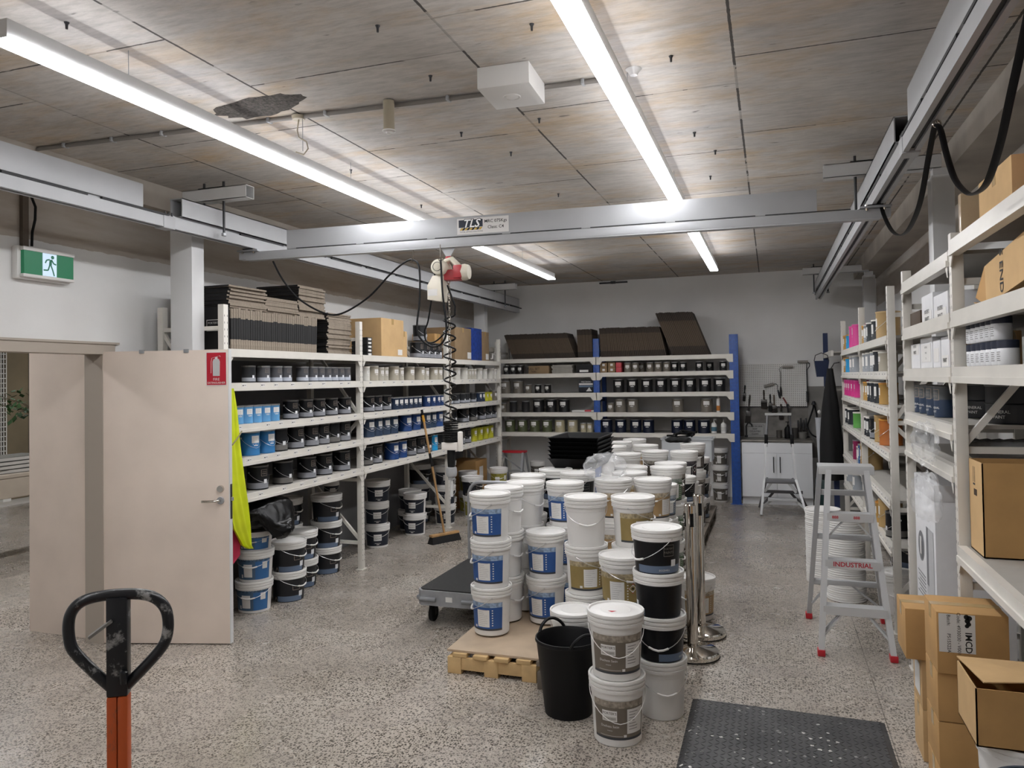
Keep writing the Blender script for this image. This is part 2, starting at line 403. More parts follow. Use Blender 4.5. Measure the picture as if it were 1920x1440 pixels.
# ------------------------------------------------------------------ ceiling fittings
cd = thing('electrical_conduit', 'grey conduit clipped across the concrete ceiling', 'conduit', (0, 0, 0))
p0 = Vector((-4.32, 3.51, 3.285)); p1 = Vector((-.72, 3.71, 3.285)); GPIPE = mat('grey conduit', '7d7873', .55)
MB().cyl(p0, p1, .0125, GPIPE, 12).build('pipe', cd)
for k in range(10):
    q = p0.lerp(p1, (k+.6)/10); MB().box(q.x-.008, q.x+.008, q.y-.022, q.y+.022, 3.2715, 3.299, ALUP, .004).build('saddle_clip', cd)
t = thing('emergency_light', 'white square emergency light box on the ceiling conduit', 'light', (-1.185, 3.53, 3.195), math.radians(2))
MB().box(-.13, .13, -.15, .15, 0, .104, WHT, .004).build('housing', t)
b = MB(); b.lathe([(.0, -.006), (.022, -.006), (.03, -.002), (.034, 0)], WHT, 28); b.lathe([(.036, 0), (.04, -.003), (.044, 0)], WHT, 28); b.build('lens', t)
t = thing('heat_detector', 'beige tube mounted detector hanging below the ceiling conduit', 'detector', (-1.905, 3.60, 3.13))
MB().lathe([(.0, .0), (.03, .0), (.03, .165)], mat('beige plastic', 'a29884', .5), 24).build('tube', t)
MB().lathe([(.0, -.012), (.014, -.012), (.018, -.002), (.036, 0), (.036, .006), (.03, .008)], WHT, 24).build('sensor_rim', t)
b = MB(); b.lathe([(0, -.03), (.018, -.03), (.03, -.008), (.04, 0)], WHT, 20)
tag(b.build('smoke_detector', loc=A(1188, 130, Z=3.298)), 'small white round detector on the ceiling beside the sink strip', 'detector')
q = A(560, 218, Z=3.29); b = MB(); b.lathe([(0, -.02), (.035, -.02), (.04, 0)], mat('beige plastic', 'a29884'), 16)
b.tube([(0, 0, -.02), (-.01, 0, -.08), (.0, 0, -.12), (.05, 0, -.15), (.06, 0, -.19), (.03, 0, -.22), (-.02, 0, -.2)], .004, mat('beige plastic', 'a29884'), 6)
b.cyl((.025, 0, -.02), (.025, 0, -.2), .002, ALU, 6)
tag(b.build('ceiling_rose', loc=q), 'ceiling outlet with a dangling curled cable over the door side strip', 'cable')
an = MB(); an.lathe([(0, -.028), (.005, -.028), (.006, -.01), (.011, 0)], DARKM, 8); anm = an.mesh('ceiling_anchor')
for (x, y) in ((125, 42), (708, 48), (1258, 105), (997, 45), (807, 142), (1011, 222), (958, 285), (1047, 363), (1341, 282), (790, 384), (865, 248), (1302, 248), (658, 318), (1332, 330), (1310, 375)):
    o = bpy.data.objects.new('ceiling_anchor', anm); C.objects.link(o); o.location = A(x, y, Z=3.299)
    tag(o, 'small dark bolt stub left in the concrete ceiling', 'anchor', 'bolt stubs in the ceiling')
b = MB(); HONEY = mat('honeycombed concrete', '4e4944', .95, noise=.6, nscale=60, bump=1.)
vs = [(0, 0, -.012)]; n = 36
for j in (1, 2):
    for i in range(n):
        a = 2*PI*i/n; r = (.5 if j == 1 else 1)*(1+R.uniform(-.12, .12)); vs.append((.30*r*math.cos(a), .13*r*math.sin(a), (-.012 if j == 1 else 0)+R.uniform(-.004, .002)*(2-j)))
fs = [(0, 1+(i+1) % n, 1+i) for i in range(n)]+[(1+i, 1+(i+1) % n, 1+n+(i+1) % n, 1+n+i) for i in range(n)]
b.add(vs, fs, HONEY); o = b.build('trim_5', loc=(-2.60, 3.43, 3.2995)); o.rotation_euler = (0, 0, -.15); struct(o)

# ------------------------------------------------------------------ exit sign
t = thing('exit_sign', 'lit green running person exit sign on the wall above the door opening', 'sign', (XL, 3.64, 2.47))
GE = emis('exit green', '0a6b46', .12); WE = emis('exit white', 'c3d8ec', .25)
b = MB(); b.box(0, .05, -.215, .165, .0, .205, WHT, .012).box(.05, .085, -.2, .165, .01, .03, WHT, .006).box(.05, .085, -.2, .165, .175, .2, WHT, .006).build('housing', t)
b = MB(); b.box(.05, .078, -.19, .16, .03, .175, GE).build('sign_face', t, 0)
b = MB(); b.M = T(.0785, -.015, .1025) @ Matrix(((0, 0, 1, 0), (1, 0, 0, 0), (0, 1, 0, 0), (0, 0, 0, 1)))
b.box(-.05, .05, -.072, .072, 0, .0008, WE)
GD = mat('exit pictogram green', '2c7f63', .5)
b.M = b.M @ T(.002, 0, .001)
b.lathe([(0, .0006), (.0115, .0006), (.0115, 0)], GD, 14, c=(.018, .052, 0))
b.ext([(-.004, .034), (.014, .038), (.012, .002), (-.008, -.004)], 0, .0006, GD)
for P_ in ([(-.002, .036), (-.024, .03), (-.034, .01)], [(.012, .034), (.026, .012), (.044, .008)], [(.006, .0), (.018, -.028), (.03, -.066)], [(-.002, .0), (-.014, -.034), (-.046, -.036)]):
    for a_, c_ in zip(P_, P_[1:]): b.bar((*a_, .0003), (*c_, .0003), .009, .0006, GD)
b.build('pictogram', t, 0)
cv = MB(); cv.box(.001, .03, -.16, -.12, .205, .55, mat('old conduit brown', '5f554b', .8)).tube([(.03, -.10, .52), (.05, -.09, .46), (.04, -.085, .38), (.035, -.1, .3), (.03, -.1, .21)], .008, BLKR, 8)
o = cv.build('cable_duct', loc=(XL, 3.64, 2.475)); tag(o, 'brown cable duct running up the wall from the exit sign', 'conduit')

# ------------------------------------------------------------------ crane
SLOT = mat('dark slot', '222325', .6)
def rail(x, label, side):
    t = thing('crane_rail', label, 'crane rail', (x, 0, 0), 0, 'crane runway rails')
    b = MB(); b.box(-.036, .036, -1, 11.3, 2.845, 2.9, ALUP).box(-.036, -.012, -1, 11.3, 2.828, 2.845, ALUP).box(.012, .036, -1, 11.3, 2.828, 2.845, ALUP)
    b.box(-.022, .022, -1, 11.3, 2.9, 2.915, ALUP).build('track', t, 0)
    MB().box(-.0119, .0119, -1, 11.3, 2.842, 2.8452, SLOT).build('track_slot', t, 0)
    MB().box(-.04, .04, -1, 3.75, 2.915, 3.065, ALUP, .006).build('stiffener_beam', t)
    b = MB()
    b.box(-.05, -.044, 4.07, 11.25, 2.915, 3.045, ALUP).box(.044, .05, 4.07, 11.25, 2.915, 3.045, ALUP).box(-.05, .05, 4.07, 11.25, 3.039, 3.045, ALUP).box(-.05, .05, 4.07, 11.25, 2.915, 2.921, ALUP).build('stiffener_tube', t, 0)
    y = -.9; b = MB()
    while y < 11:
        if 3.45 < y < 4.1:
            if b.v: b.build('slot_strip', t, 0); b = MB()
        else:
            b.box(side*.028-.012, side*.028+.012, y, y+.52, 2.9005, 2.914, SLOT)
        y += .62
    b.build('slot_strip', t, 0)
    b = MB(); b.box(-.04, .04, 3.92, 4.02, 2.82, 2.905, ALUP, .004)
    for k in (3.94, 3.97, 4.0): b.cyl((side*.03, k, 2.905), (side*.03, k, 2.93), .006, DARKM, 8)
    b.build('splice_clamp', t)
rail(-3.76, 'aluminium crane rail with box beams along the exit sign wall', 1)
rail(.64, 'aluminium crane rail with box beams above the aisle racks', -1)
def column(x0, x1, y0, y1, armx, lab, zt=3.05):
    t = thing('support_column', lab, 'column', (0, 0, 0), 0, 'white crane support columns')
    MB().box(x0, x1, y0, y1, 0, zt, STEELW, .008).build('post', t); m = (y0+y1)/2; xc = (x0+x1)/2; sgn = 1 if armx > xc else -1
    a, c = (xc, armx) if sgn > 0 else (armx, xc); z0 = 3.10
    b = MB(); b.box(a, c, m-.045, m-.041, z0, z0+.09, STEELW).box(a, c, m+.041, m+.045, z0, z0+.09, STEELW).box(a, c, m-.045, m+.045, z0, z0+.004, STEELW).box(a, c, m-.045, m+.045, z0+.086, z0+.09, STEELW).build('outrigger_tube', t, 0)
    MB().box(xc-.05, xc+.05, m-.04, m+.04, zt, z0, STEELW).build('cap_plate', t, 0)
    xr_ = -3.76 if sgn > 0 else .64
    for dx in (-.085, .085):
        MB().cyl((xr_+dx, m+.0, 2.86), (xr_+dx, m, 3.24), .009, DARKM, 8).cyl((xr_+dx, m, 2.85), (xr_+dx, m, 2.87), .018, ALU, 6).build('threaded_rod', t)
    MB().box(xr_-.115, xr_+.115, m-.03, m+.03, 3.192, 3.2, DARKM).build('clamp_plate', t, 0)
column(-4.10, -3.905, 4.375, 4.5, -3.45, 'white crane column beside the open door')
column(-4.15, -3.98, 10.42, 10.55, -3.5, 'white crane column in the far corner behind the cartons')
column(.99, 1.12, 5.40, 5.54, .36, 'white crane column between two aisle racks')
column(1.14, 1.28, 10.6, 10.74, .42, 'white crane column beyond the last aisle rack')
# bridge
bl = Vector((-3.87, 4.87, 0)); br = Vector((.71, 5.12, 0)); bd = math.atan2(br.y-bl.y, br.x-bl.x); BL = (br-bl).length
t = thing('crane_bridge', 'white aluminium crane beam spanning between the two rails', 'crane beam', (bl.x, bl.y, 0), bd)
b = MB(); b.box(0, BL, -.032, .032, 2.748, 2.805, ALUP, .004).box(.06, BL-.06, -.03, .03, 2.74, 2.749, ALUP).build('track', t)
MB().box(.42, BL-.42, -.034, .034, 2.805, 2.95, ALUP, .004).build('box_beam', t)
b = MB()
for k in range(7): b.box(.5+k*.56, .5+k*.56+.5, -.0345, -.033, 2.806, 2.812, SLOT)
b.build('slot_strip', t, 0)
for xx in (.09, BL-.09):
    b = MB(); b.box(xx-.09, xx+.09, -.06, .06, 2.806, 2.818, ALU)
    for dx in (-.05, .05): b.cyl((xx+dx, -.045, 2.79), (xx+dx, -.045, 2.8265), .008, CHROME, 8)
    b.box(xx-.05, xx+.05, -.05, .05, 2.8185, 2.827, DARKM); b.build('end_trolley', t)
lb = MB(); lb.M = T(1.98, -.0345, 2.878, rx=PI/2)
lb.box(-.19, .19, -.056, .056, 0, .001, LBL)
TB = mat('logo navy', '1b2233', .5); YL = mat('hazard yellow', 'c9a548', .5)
lb.box(-.178, .0, -.008, .045, .001, .0014, TB)
for k in range(5): lb.ext([(-.172+k*.035, -.028), (-.155+k*.035, -.028), (-.141+k*.035, -.011), (-.158+k*.035, -.011)], .001, .0014, YL if k % 1 == 0 else INK)
for k in range(4): lb.ext([(-.155+k*.035, -.028), (-.139+k*.035, -.028), (-.125+k*.035, -.011), (-.141+k*.035, -.011)], .001, .0014, INK)
lb.text('TLS', .08, INK, (-.088, .016, .0014), shear=.3, bold=.07, lift=.0003); lb.text('TLS', .08, mat('logo white', 'f0f0f0', .5), (-.088, .016, .0014), shear=.3, bold=.02, lift=.0008); lb.text('TOTAL LIFTING SOLUTIONS', .0135, INK, (-.085, -.04, .001))
lb.text('MRC 075Kgs', .031, INK, (.095, .026, .001), bold=.01); lb.text('Class: C4', .031, INK, (.095, -.016, .001), bold=.01)
lb.build('rating_plate', t, 0)
# hoist
CRM = mat('cream enamel', 'd3ccbb', .4, noise=.05, nscale=10); RDH = mat('hoist red', 'b23a40', .4)
t = thing('chain_hoist', 'cream and red electric chain hoist hanging under the crane beam', 'hoist', (-2.165, 4.965, 2.74), bd)
b = MB(); b.M = T(rx=PI/2); b.ext([(-.055, 0), (.055, 0), (.018, -.058), (-.018, -.058)], -.006, .006, ALUP); b.build('trolley_plate', t, 0)
b = MB(); b.tube([(0, 0, -.028), (.012, 0, -.04), (.01, 0, -.06), (0, 0, -.066), (-.01, 0, -.06), (-.01, 0, -.045)], .006, RDH, 8).box(-.02, .02, -.014, .014, -.105, -.062, RDH, .005).build('hook', t)
b = MB(); b.box(-.055, .10, -.045, .05, -.235, -.16, RDH, .012).box(.05, .115, -.06, .06, -.225, -.13, RDH, .015).build('gearbox', t)
b = MB(); b.M = T(-.045, -.105, -.145, rx=-PI/2); b.lathe([(0, -.004), (.012, -.004), (.013, .0), (.024, .0), (.026, .004), (.05, .006), (.054, .012), (.054, .15), (0, .15)], CRM, 28); b.build('motor', t); b = MB()
for k in range(9): b.M = T(-.045, -.075+.012*k, -.145, rx=-PI/2); b.lathe([(.054, 0), (.0565, .001), (.0565, .004), (.054, .005)], CRM, 28)
b.M = T(-.045, -.1095, -.145, rx=PI/2); b.lathe([(.03, .0), (.03, .004), (.033, .004), (.033, 0)], DARKM, 24); b.build('motor_fin', t); MB().box(-.13, -.06, -.0765, -.0755, -.345, -.30, LBL).build('rating_label', t, 0)
b = MB(); b.tube([(-.02, -.01, -.1), (.03, -.01, -.085), (.075, -.02, -.13), (.105, -.03, -.18)], .022, CRM, 10, flat=.03).build('cowl', t)
b = MB(); b.M = T(.105, 0, -.18, ry=PI/2); b.lathe([(.058, 0), (.06, .02), (.05, .05), (0, .058)], CRM, 20); b.build('brake_cover', t)
b = MB(); b.add([(-.10, -.06, -.2), (-.02, -.06, -.2), (-.02, .04, -.2), (-.10, .04, -.2), (-.135, -.075, -.27), (-.02, -.075, -.27), (-.02, .05, -.27), (-.135, .05, -.27), (-.135, -.075, -.37), (-.035, -.075, -.385), (-.035, .05, -.385), (-.135, .05, -.37)],
    [(3, 2, 1, 0), (0, 1, 5, 4), (1, 2, 6, 5), (2, 3, 7, 6), (3, 0, 4, 7), (4, 5, 9, 8), (5, 6, 10, 9), (6, 7, 11, 10), (7, 4, 8, 11), (8, 9, 10, 11)], CRM).build('chain_bag', t, 20)
b = MB(); z = -.235; k = 0
while z > -1.35:
    a = k % 2*PI/2; ring = [(.009*math.cos(u)*math.cos(a), .009*math.cos(u)*math.sin(a), z-.012-.015*math.sin(u)) for u in [i*2*PI/8 for i in range(8)]]
    b.tube(ring, .0028, CHROME, 5, closed=True); z -= .021; k += 1
b.build('chain', t)
b = MB(); pts = [(.0, -.03, -.27), (.03, -.02, -.36), (.045, 0, -.42)]
for i in range(12*9+1):
    u = i/12; zz = -.47-.085*u; pts.append((.042*math.cos(2*PI*u), .042*math.sin(2*PI*u), zz))
for i in range(1, 12*8+1):
    u = i/12; pts.append((.048*math.cos(2*PI*u), .048*math.sin(2*PI*u), -1.235-.0165*u))
b.tube(pts, .0068, BLK, 6).build('coiled_cable', t)
b = MB(); b.box(-.06, .055, -.04, .04, -1.44, -1.385, WHT2, .008).box(.055, .085, -.02, .02, -1.45, -1.31, WHT2, .008); b.lathe([(.0, -1.385), (.05, -1.385), (.05, -1.37), (0, -1.37)], BLK, 20); b.build('control_handle', t)
b = MB(); b.lathe([(0, -1.42), (.028, -1.42), (.03, -1.49), (.026, -1.56), (.0, -1.56)], BLKR, 18); b.build('hose', t)
b = MB(); b.lathe([(0, -1.56), (.036, -1.565), (.04, -1.6), (.036, -1.625), (.025, -1.635), (.025, -1.65), (.0, -1.65)], ALUP, 18); b.lathe([(.012, -1.65), (.011, -1.77), (0, -1.775)], STEELW, 12); b.build('gripper', t)
# festoon cables
def cable(pts, r, label, flat=None, name='power_cable', hooks=()):
    t = thing(name, label, 'cable', (0, 0, 0)); V = [Vector(p) for p in pts]; out = []
    n = len(V)
    for i in range(n-1):
        a, b_, c, d_ = V[max(i-1, 0)], V[i], V[i+1], V[min(i+2, n-1)]
        for k in range(8):
            u = k/8; out.append(.5*((2*b_)+(c-a)*u+(2*a-5*b_+4*c-d_)*u*u+(3*b_-a-3*c+d_)*u**3))
    out.append(V[-1]); MB().tube(out, r, BLK, 8, flat=flat).build('sheath', t)
    for h_, top in hooks:
        MB().cyl(h_, (h_[0], h_[1], top), .004, CHROME, 8).tube([(h_[0]+.014*math.cos(a), h_[1], h_[2]+.014*math.sin(a)) for a in [i*2*PI/10 for i in range(10)]], .004, CHROME, 6, closed=True).build('hook', t)
Q = lambda L, **k: [A(x, y, **k) for x, y in L]
h1 = A(775, 488, Y=4.93); h2 = A(826, 486, Y=4.845)
cable([A(512, 490, Y=4.86), A(530, 524, Y=4.86), A(560, 560, Y=4.87), A(605, 586, Y=4.88), A(640, 588, Y=4.89), A(690, 558, Y=4.9), A(730, 516, Y=4.92), A(760, 491, Y=4.93), A(776, 488, Y=4.93), A(786, 503, Y=4.88), A(787, 560, Y=4.82), A(782, 610, Y=4.78), A(788, 634, Y=4.76), A(810, 650, Y=4.76), A(830, 642, Y=4.76), A(837, 615, Y=4.76), A(830, 550, Y=4.76), A(827, 500, Y=4.79), A(826, 488, Y=4.84)], .007, 'black power cable looping below the crane beam to the hoist', hooks=((tuple(h1), 2.745), (tuple(h2), 2.745)))
cable([A(817, 498, Y=5.11), A(812, 540, Y=5.11), A(803, 600, Y=5.11), A(796, 622, Y=5.11), A(800, 640, Y=5.11), A(815, 641, Y=5.11), A(833, 625, Y=5.11), A(842, 605, Y=5.11), A(838, 565, Y=5.11)], .006, 'second thinner cable loop hanging beside the hoist')
h3 = A(1757, 232, X=.66)
cable(Q([(1652, 384), (1658, 405), (1672, 432), (1688, 441), (1705, 428), (1725, 380), (1742, 290), (1752, 240), (1757, 234), (1764, 245), (1775, 290), (1790, 335), (1812, 361), (1830, 362), (1852, 340), (1875, 270), (1895, 180), (1915, 90), (1930, 20)], X=.66), .0045, 'flat black festoon cable hanging in loops from the aisle side rail', flat=.012, name='festoon_cable', hooks=((tuple(h3), 2.827),))
# ------------------------------------------------------------------ tins and pails
def proj(p):
    c = WM.transposed() @ (Vector(p)-Vector((0, 0, H))); return PX+F*c.x/c.z, PY+F*c.y/c.z
def col_at(px, z, X=None, Y=None):
    """where a vertical line seen at photo column px meets height z on plane X or Y"""
    y = 720.
    for _ in range(4):
        p = A(px, y, X=X, Y=Y); p.z = z; y = proj(p)[1]
    p = A(px, y, X=X, Y=Y); p.z = z; return p
def patch(b, r, th, z, w, h, m, lift=.0005, n=6):
    b.lathe([(r+lift, z-h/2), (r+lift, z+h/2)], m, n, a0=th-w/r/2, a1=th+w/r/2)
def frame_patch(b, r, th, z, w, h, t, m):
    patch(b, r, th, z+h/2, w, t, m, .0008); patch(b, r, th, z-h/2, w, t, m, .0008)
    patch(b, r, th-w/2/r, z, t, h, m, .0008, 2); patch(b, r, th+w/2/r, z, t, h, m, .0008, 2)
def logo(b, r, th, z, s, m):
    frame_patch(b, r, th, z, s, s*.86, s*.05, m)
    b.text("PORTER'S", s*.18, m, fn=cylfn(r, th, z+s*.13), lift=.0009, bold=.01); b.text('PAINTS', s*.24, m, fn=cylfn(r, th, z-s*.14), lift=.0009, bold=.01)
def bail(r, z, drop, th, m, wr=.0016, grip=None, lean=.004):
    """wire handle hanging down the front (centred on angle th)"""
    b = MB(); pts = []
    for i in range(17):
        a = -PI/2+PI*i/16; k = max(0., 1-abs(a)/(PI/2)*1.0); dz = drop*(1-(abs(a)/(PI/2))**1.6)
        pts.append(((r+lean)*math.cos(th+a), (r+lean)*math.sin(th+a), z-dz))
    b.tube(pts, wr, m, 5)
    for s_ in (-1, 1):
        a = th+s_*PI/2; b.cyl((r*math.cos(a), r*math.sin(a), z), ((r+.007)*math.cos(a), (r+.007)*math.sin(a), z), .007, m, 8)
    g = None
    if grip:
        g = MB(); g.tube(pts[6:11], .006, grip, 6)
    return b, g
METAL = mat('tin plate', 'b9babc', .28, .85); METALD = mat('dull tin lid', '6d6c6a', .35, .7)
FR = -PI/2
def tin(r, h, col, band=None, lab=None, handle=False, lg=False, lid=METAL, labth=0., stripe=None):
    def make():
        m = mat('tin '+col, col, .45, noise=.05, nscale=14, spec=.25)
        b = MB(); rr = r*.965
        b.lathe([(0, 0), (r*.9, 0), (r*.98, .0), (r*.985, .006), (rr, .009), (rr, h-.012), (r*.985, h-.01), (r*.985, h-.004)], m, 28)
        if band:
            mb_ = mat('tin band '+band, band, .42); b.lathe([(rr+.0004, .009), (rr+.0004, h*.29)], mb_, 28)
            patch(b, rr, FR+.12, h*.34, r*.36, h*.17, mat('tag white', 'dfe1e4', .5), .0009)
        parts = []
        l = MB(); l.lathe([(r*.99, h-.012), (r, h-.01), (r, h-.001), (r*.97, h), (r*.9, h-.001), (r*.86, h-.007), (r*.7, h-.007), (r*.68, h-.005), (0, h-.005)], lid, 28)
        subs = []
        la = MB()
        if lg: logo(la, rr, FR, h*.70, r*.66, mat('logo bronze', '8d8177', .5))
        if lab:
            w, hh, z = lab; patch(la, rr, FR+labth, h*z, w*r, hh*h, LBL, .0008)
            for k in range(3): patch(la, rr, FR+labth, h*(z+hh*(.22-.2*k)), w*r*.6, h*.012, mat('label ink', '6b6a6a', .6), .0011, 2)
            patch(la, rr, FR+labth, h*(z-hh*.5-.05), w*r*.8, h*.014, LBL, .0008, 2); patch(la, rr, FR+labth, h*(z-hh*.5-.10), w*r*.55, h*.035, LBL, .0008, 2)
        parts.append(('body', b, [('label_print', la)] if la.v else [])); parts.append(('lid', l, []))
        if handle:
            w_, g_ = bail(r*.99, h*.72, h*.42, FR, WIRE, .0013); parts.append(('handle', w_, []))
        return parts
    return make
KINDS = {
 # key: radius, height, maker, plain description, category
 'bl': (.083, .185, dict(col='101114', band='85878d', handle=True, lg=True, lid=METALD), 'black wire-handled tin with grey band'),
 'bd': (.083, .185, dict(col='111215', band='6a6865', handle=True, lid=METALD), 'plain black wire-handled tin'),
 'bm': (.066, .158, dict(col='131418', band='888a91', handle=True, lg=True, lid=METALD), 'black middle-sized tin with grey band'),
 'ss': (.053, .130, dict(col='55565b', band='b4bac6', lg=True), 'small slate tin with pale band'),
 'sd': (.053, .130, dict(col='2a2b2e', band='9a9ea6', lid=METALD), 'small dark tin with pale band'),
 'bs': (.053, .135, dict(col='5c96c4', lab=(1.0, .3, .66)), 'small sky-blue tin'),
 'bb': (.078, .185, dict(col='2f6fa3', lab=(.9, .3, .66), handle=True), 'large bright blue tin with white label'),
 'ns': (.048, .128, dict(col='222f45', lab=(1.05, .32, .62)), 'small navy tin with white label'),
 'nb': (.048, .128, dict(col='1d355f', lab=(1.05, .32, .62)), 'small royal-blue tin with white label'),
 'nl': (.079, .185, dict(col='27384e', lab=(.85, .27, .66), handle=True), 'large slate-navy tin with white label'),
 'nr': (.079, .185, dict(col='1f3f73', lab=(.8, .3, .64), handle=True), 'large royal-blue tin with white label'),
 'cy': (.074, .19, dict(col='1b8bc0', lab=(.6, .3, .66), handle=True), 'bright turquoise tin'),
 'tl': (.070, .150, dict(col='a39c8d', lab=(.8, .26, .62), lid=mat('pale lid', 'c9c6bd', .4)), 'wide beige-grey tin'),
 'ts': (.047, .135, dict(col='a9a498', lab=(.9, .26, .62), lid=mat('pale lid', 'c9c6bd')), 'narrow beige-grey tin'),
 'ws': (.050, .140, dict(col='c6c4bd', lab=(.8, .22, .6), lid=WHT2), 'small white tin'),
 'wl': (.066, .150, dict(col='bdbab2', lab=(.7, .22, .6), lid=WHT2), 'wide white tin'),
 'yl': (.064, .175, dict(col='a8a52c', lab=(.7, .26, .68), lid=mat('lime lid', '9c9a3a', .4, .4)), 'large lime-yellow tin'),
 'ys': (.045, .125, dict(col='b3b02e', lab=(.8, .26, .64), lid=mat('lime lid', '9c9a3a')), 'small lime-yellow tin'),
 'gl': (.079, .185, dict(col='4d5238', lab=(1.05, .3, .68), handle=False), 'olive green tin with white label'),
 'el': (.079, .19, dict(col='a39a80', lab=(1.05, .3, .66)), 'large beige tin'),
 'es': (.046, .140, dict(col='a89f87', lab=(1.1, .3, .6)), 'small beige tin'),
 'kl': (.085, .195, dict(col='1c1b1c', lab=(1.0, .27, .66)), 'shiny-lidded black tin with white label'),
 'kn': (.085, .195, dict(col='12182a', lab=(1.0, .27, .66)), 'blue-black tin with white label'),
 'ks': (.053, .135, dict(col='1e1d1d', lab=(1.05, .28, .6)), 'small black tin with white label'),
 'kd': (.06, .17, dict(col='2b2a2b'), 'narrow dark unlabelled tin'),
 'ul': (.085, .195, dict(col='6d675e', lab=(1.0, .27, .66)), 'large taupe tin with white label'),
 'us': (.055, .14, dict(col='6f685e', lab=(1.05, .28, .6)), 'small taupe tin with white label'),
 # aisle rack colours
 'pk': (.07, .172, dict(col='c0337c', lab=(.8, .28, .62), lid=mat('pink lid', 'd65c9c', .4)), 'small pink tin'),
 'pl': (.08, .23, dict(col='c63f86', lab=(.5, .3, .7), lid=mat('pink lid', 'd65c9c')), 'tall pink tin'),
 'or': (.07, .165, dict(col='a8844a', lab=(.8, .35, .6), lid=mat('orange lid', 'c98d3c', .4)), 'ochre tin with white label'),
 'ol': (.085, .20, dict(col='a5602c', handle=True, lid=mat('orange lid', 'c98d3c')), 'rust orange tin with wire handle'),
 'oc': (.09, .215, dict(col='a3875a', lab=(.8, .3, .6), handle=True, lid=mat('tan lid', 'b79c70', .4)), 'tan wire-handled tin'),
 'sb': (.065, .16, dict(col='2f8fc4', lab=(.7, .3, .6), lid=mat('ochre lid', 'b98b3a', .4)), 'small cyan tin'),
 'db': (.07, .20, dict(col='1d4f86', lab=(.9, .4, .6)), 'small dark blue tin with white label'),
 'gn': (.07, .16, dict(col='5c9a4c', lid=WHT2), 'small green tin with white lid'),
 'mg': (.06, .20, dict(col='83274f', lab=(.7, .25, .65)), 'narrow magenta tin'),
 'bw': (.075, .17, dict(col='23262b', lab=(.95, .45, .55), lid=WHT2), 'black and white tin'),
 'wk': (.07, .165, dict(col='8d9196', lab=(1.2, .5, .55), lid=mat('pale lid', 'c9c6bd')), 'grey tin with white label'),
 'br': (.085, .21, dict(col='8a6a38', lab=(.3, .2, .3), lid=METAL), 'large bronze tin'),
}
RZ = {'L': PI/2-.22, 'B': 0., 'R': -PI/2}
def place_tin(k, p, rz, label, group):
    r, h, kw, d = KINDS[k]
    return place('tin_'+k, tin(r, h, **kw), 'paint_tin', p, rz+R.uniform(-.12, .12), label, 'paint tin', group)
POSTS = {'L': (4.51, 6.42, 8.48, 10.37), 'R': (9.49, 7.615, 5.83), 'B': ()}
def row(side, z, ents, where, group, front, end):
    """tins standing along a shelf: (photo column, kind) pairs along a rack front"""
    pos = []
    for e in ents:
        px, k = e[0], e[1]; off = e[2] if len(e) > 2 else 0.
        r = KINDS[k][0]
        if side == 'L': p = col_at(px, z+.08, X=front-.03-r-off); u = p.y
        elif side == 'R': p = col_at(px, z+.08, X=front+.012+r*.35+off); p.x = front+.012+r+off; u = p.y
        else: p = col_at(px, z+.08, Y=front+.035+r+off); u = p.x
        pos.append([u, k, p, r, off])
    pos.sort(key=lambda q: q[0])
    med = pos[len(pos)//2][0]; ws = sorted(POSTS[side]); lo = max([w for w in ws if w < med], default=-99); hi = min([w for w in ws if w > med], default=99)
    for off in set(q[4] for q in pos):
        qs = [q for q in pos if q[4] == off]
        for i, q in enumerate(qs):
            q[0] = max(q[0], lo+.03+q[3])
            if i: q[0] = max(q[0], qs[i-1][0]+q[3]+qs[i-1][3]+.003)
        for i in range(len(qs)-1, -1, -1):
            q = qs[i]; q[0] = min(q[0], hi-.03-q[3])
            if i < len(qs)-1: q[0] = min(q[0], qs[i+1][0]-q[3]-qs[i+1][3]-.003)
    n = 0
    for u, k, p, r, off in pos:
        if side == 'B': p.x = u
        else: p.y = u
        p.z = z+.001
        place_tin(k, p, RZ[side], '%s, %s from %s, %s' % (KINDS[k][3], ORD[n], end, where), group); n += 1
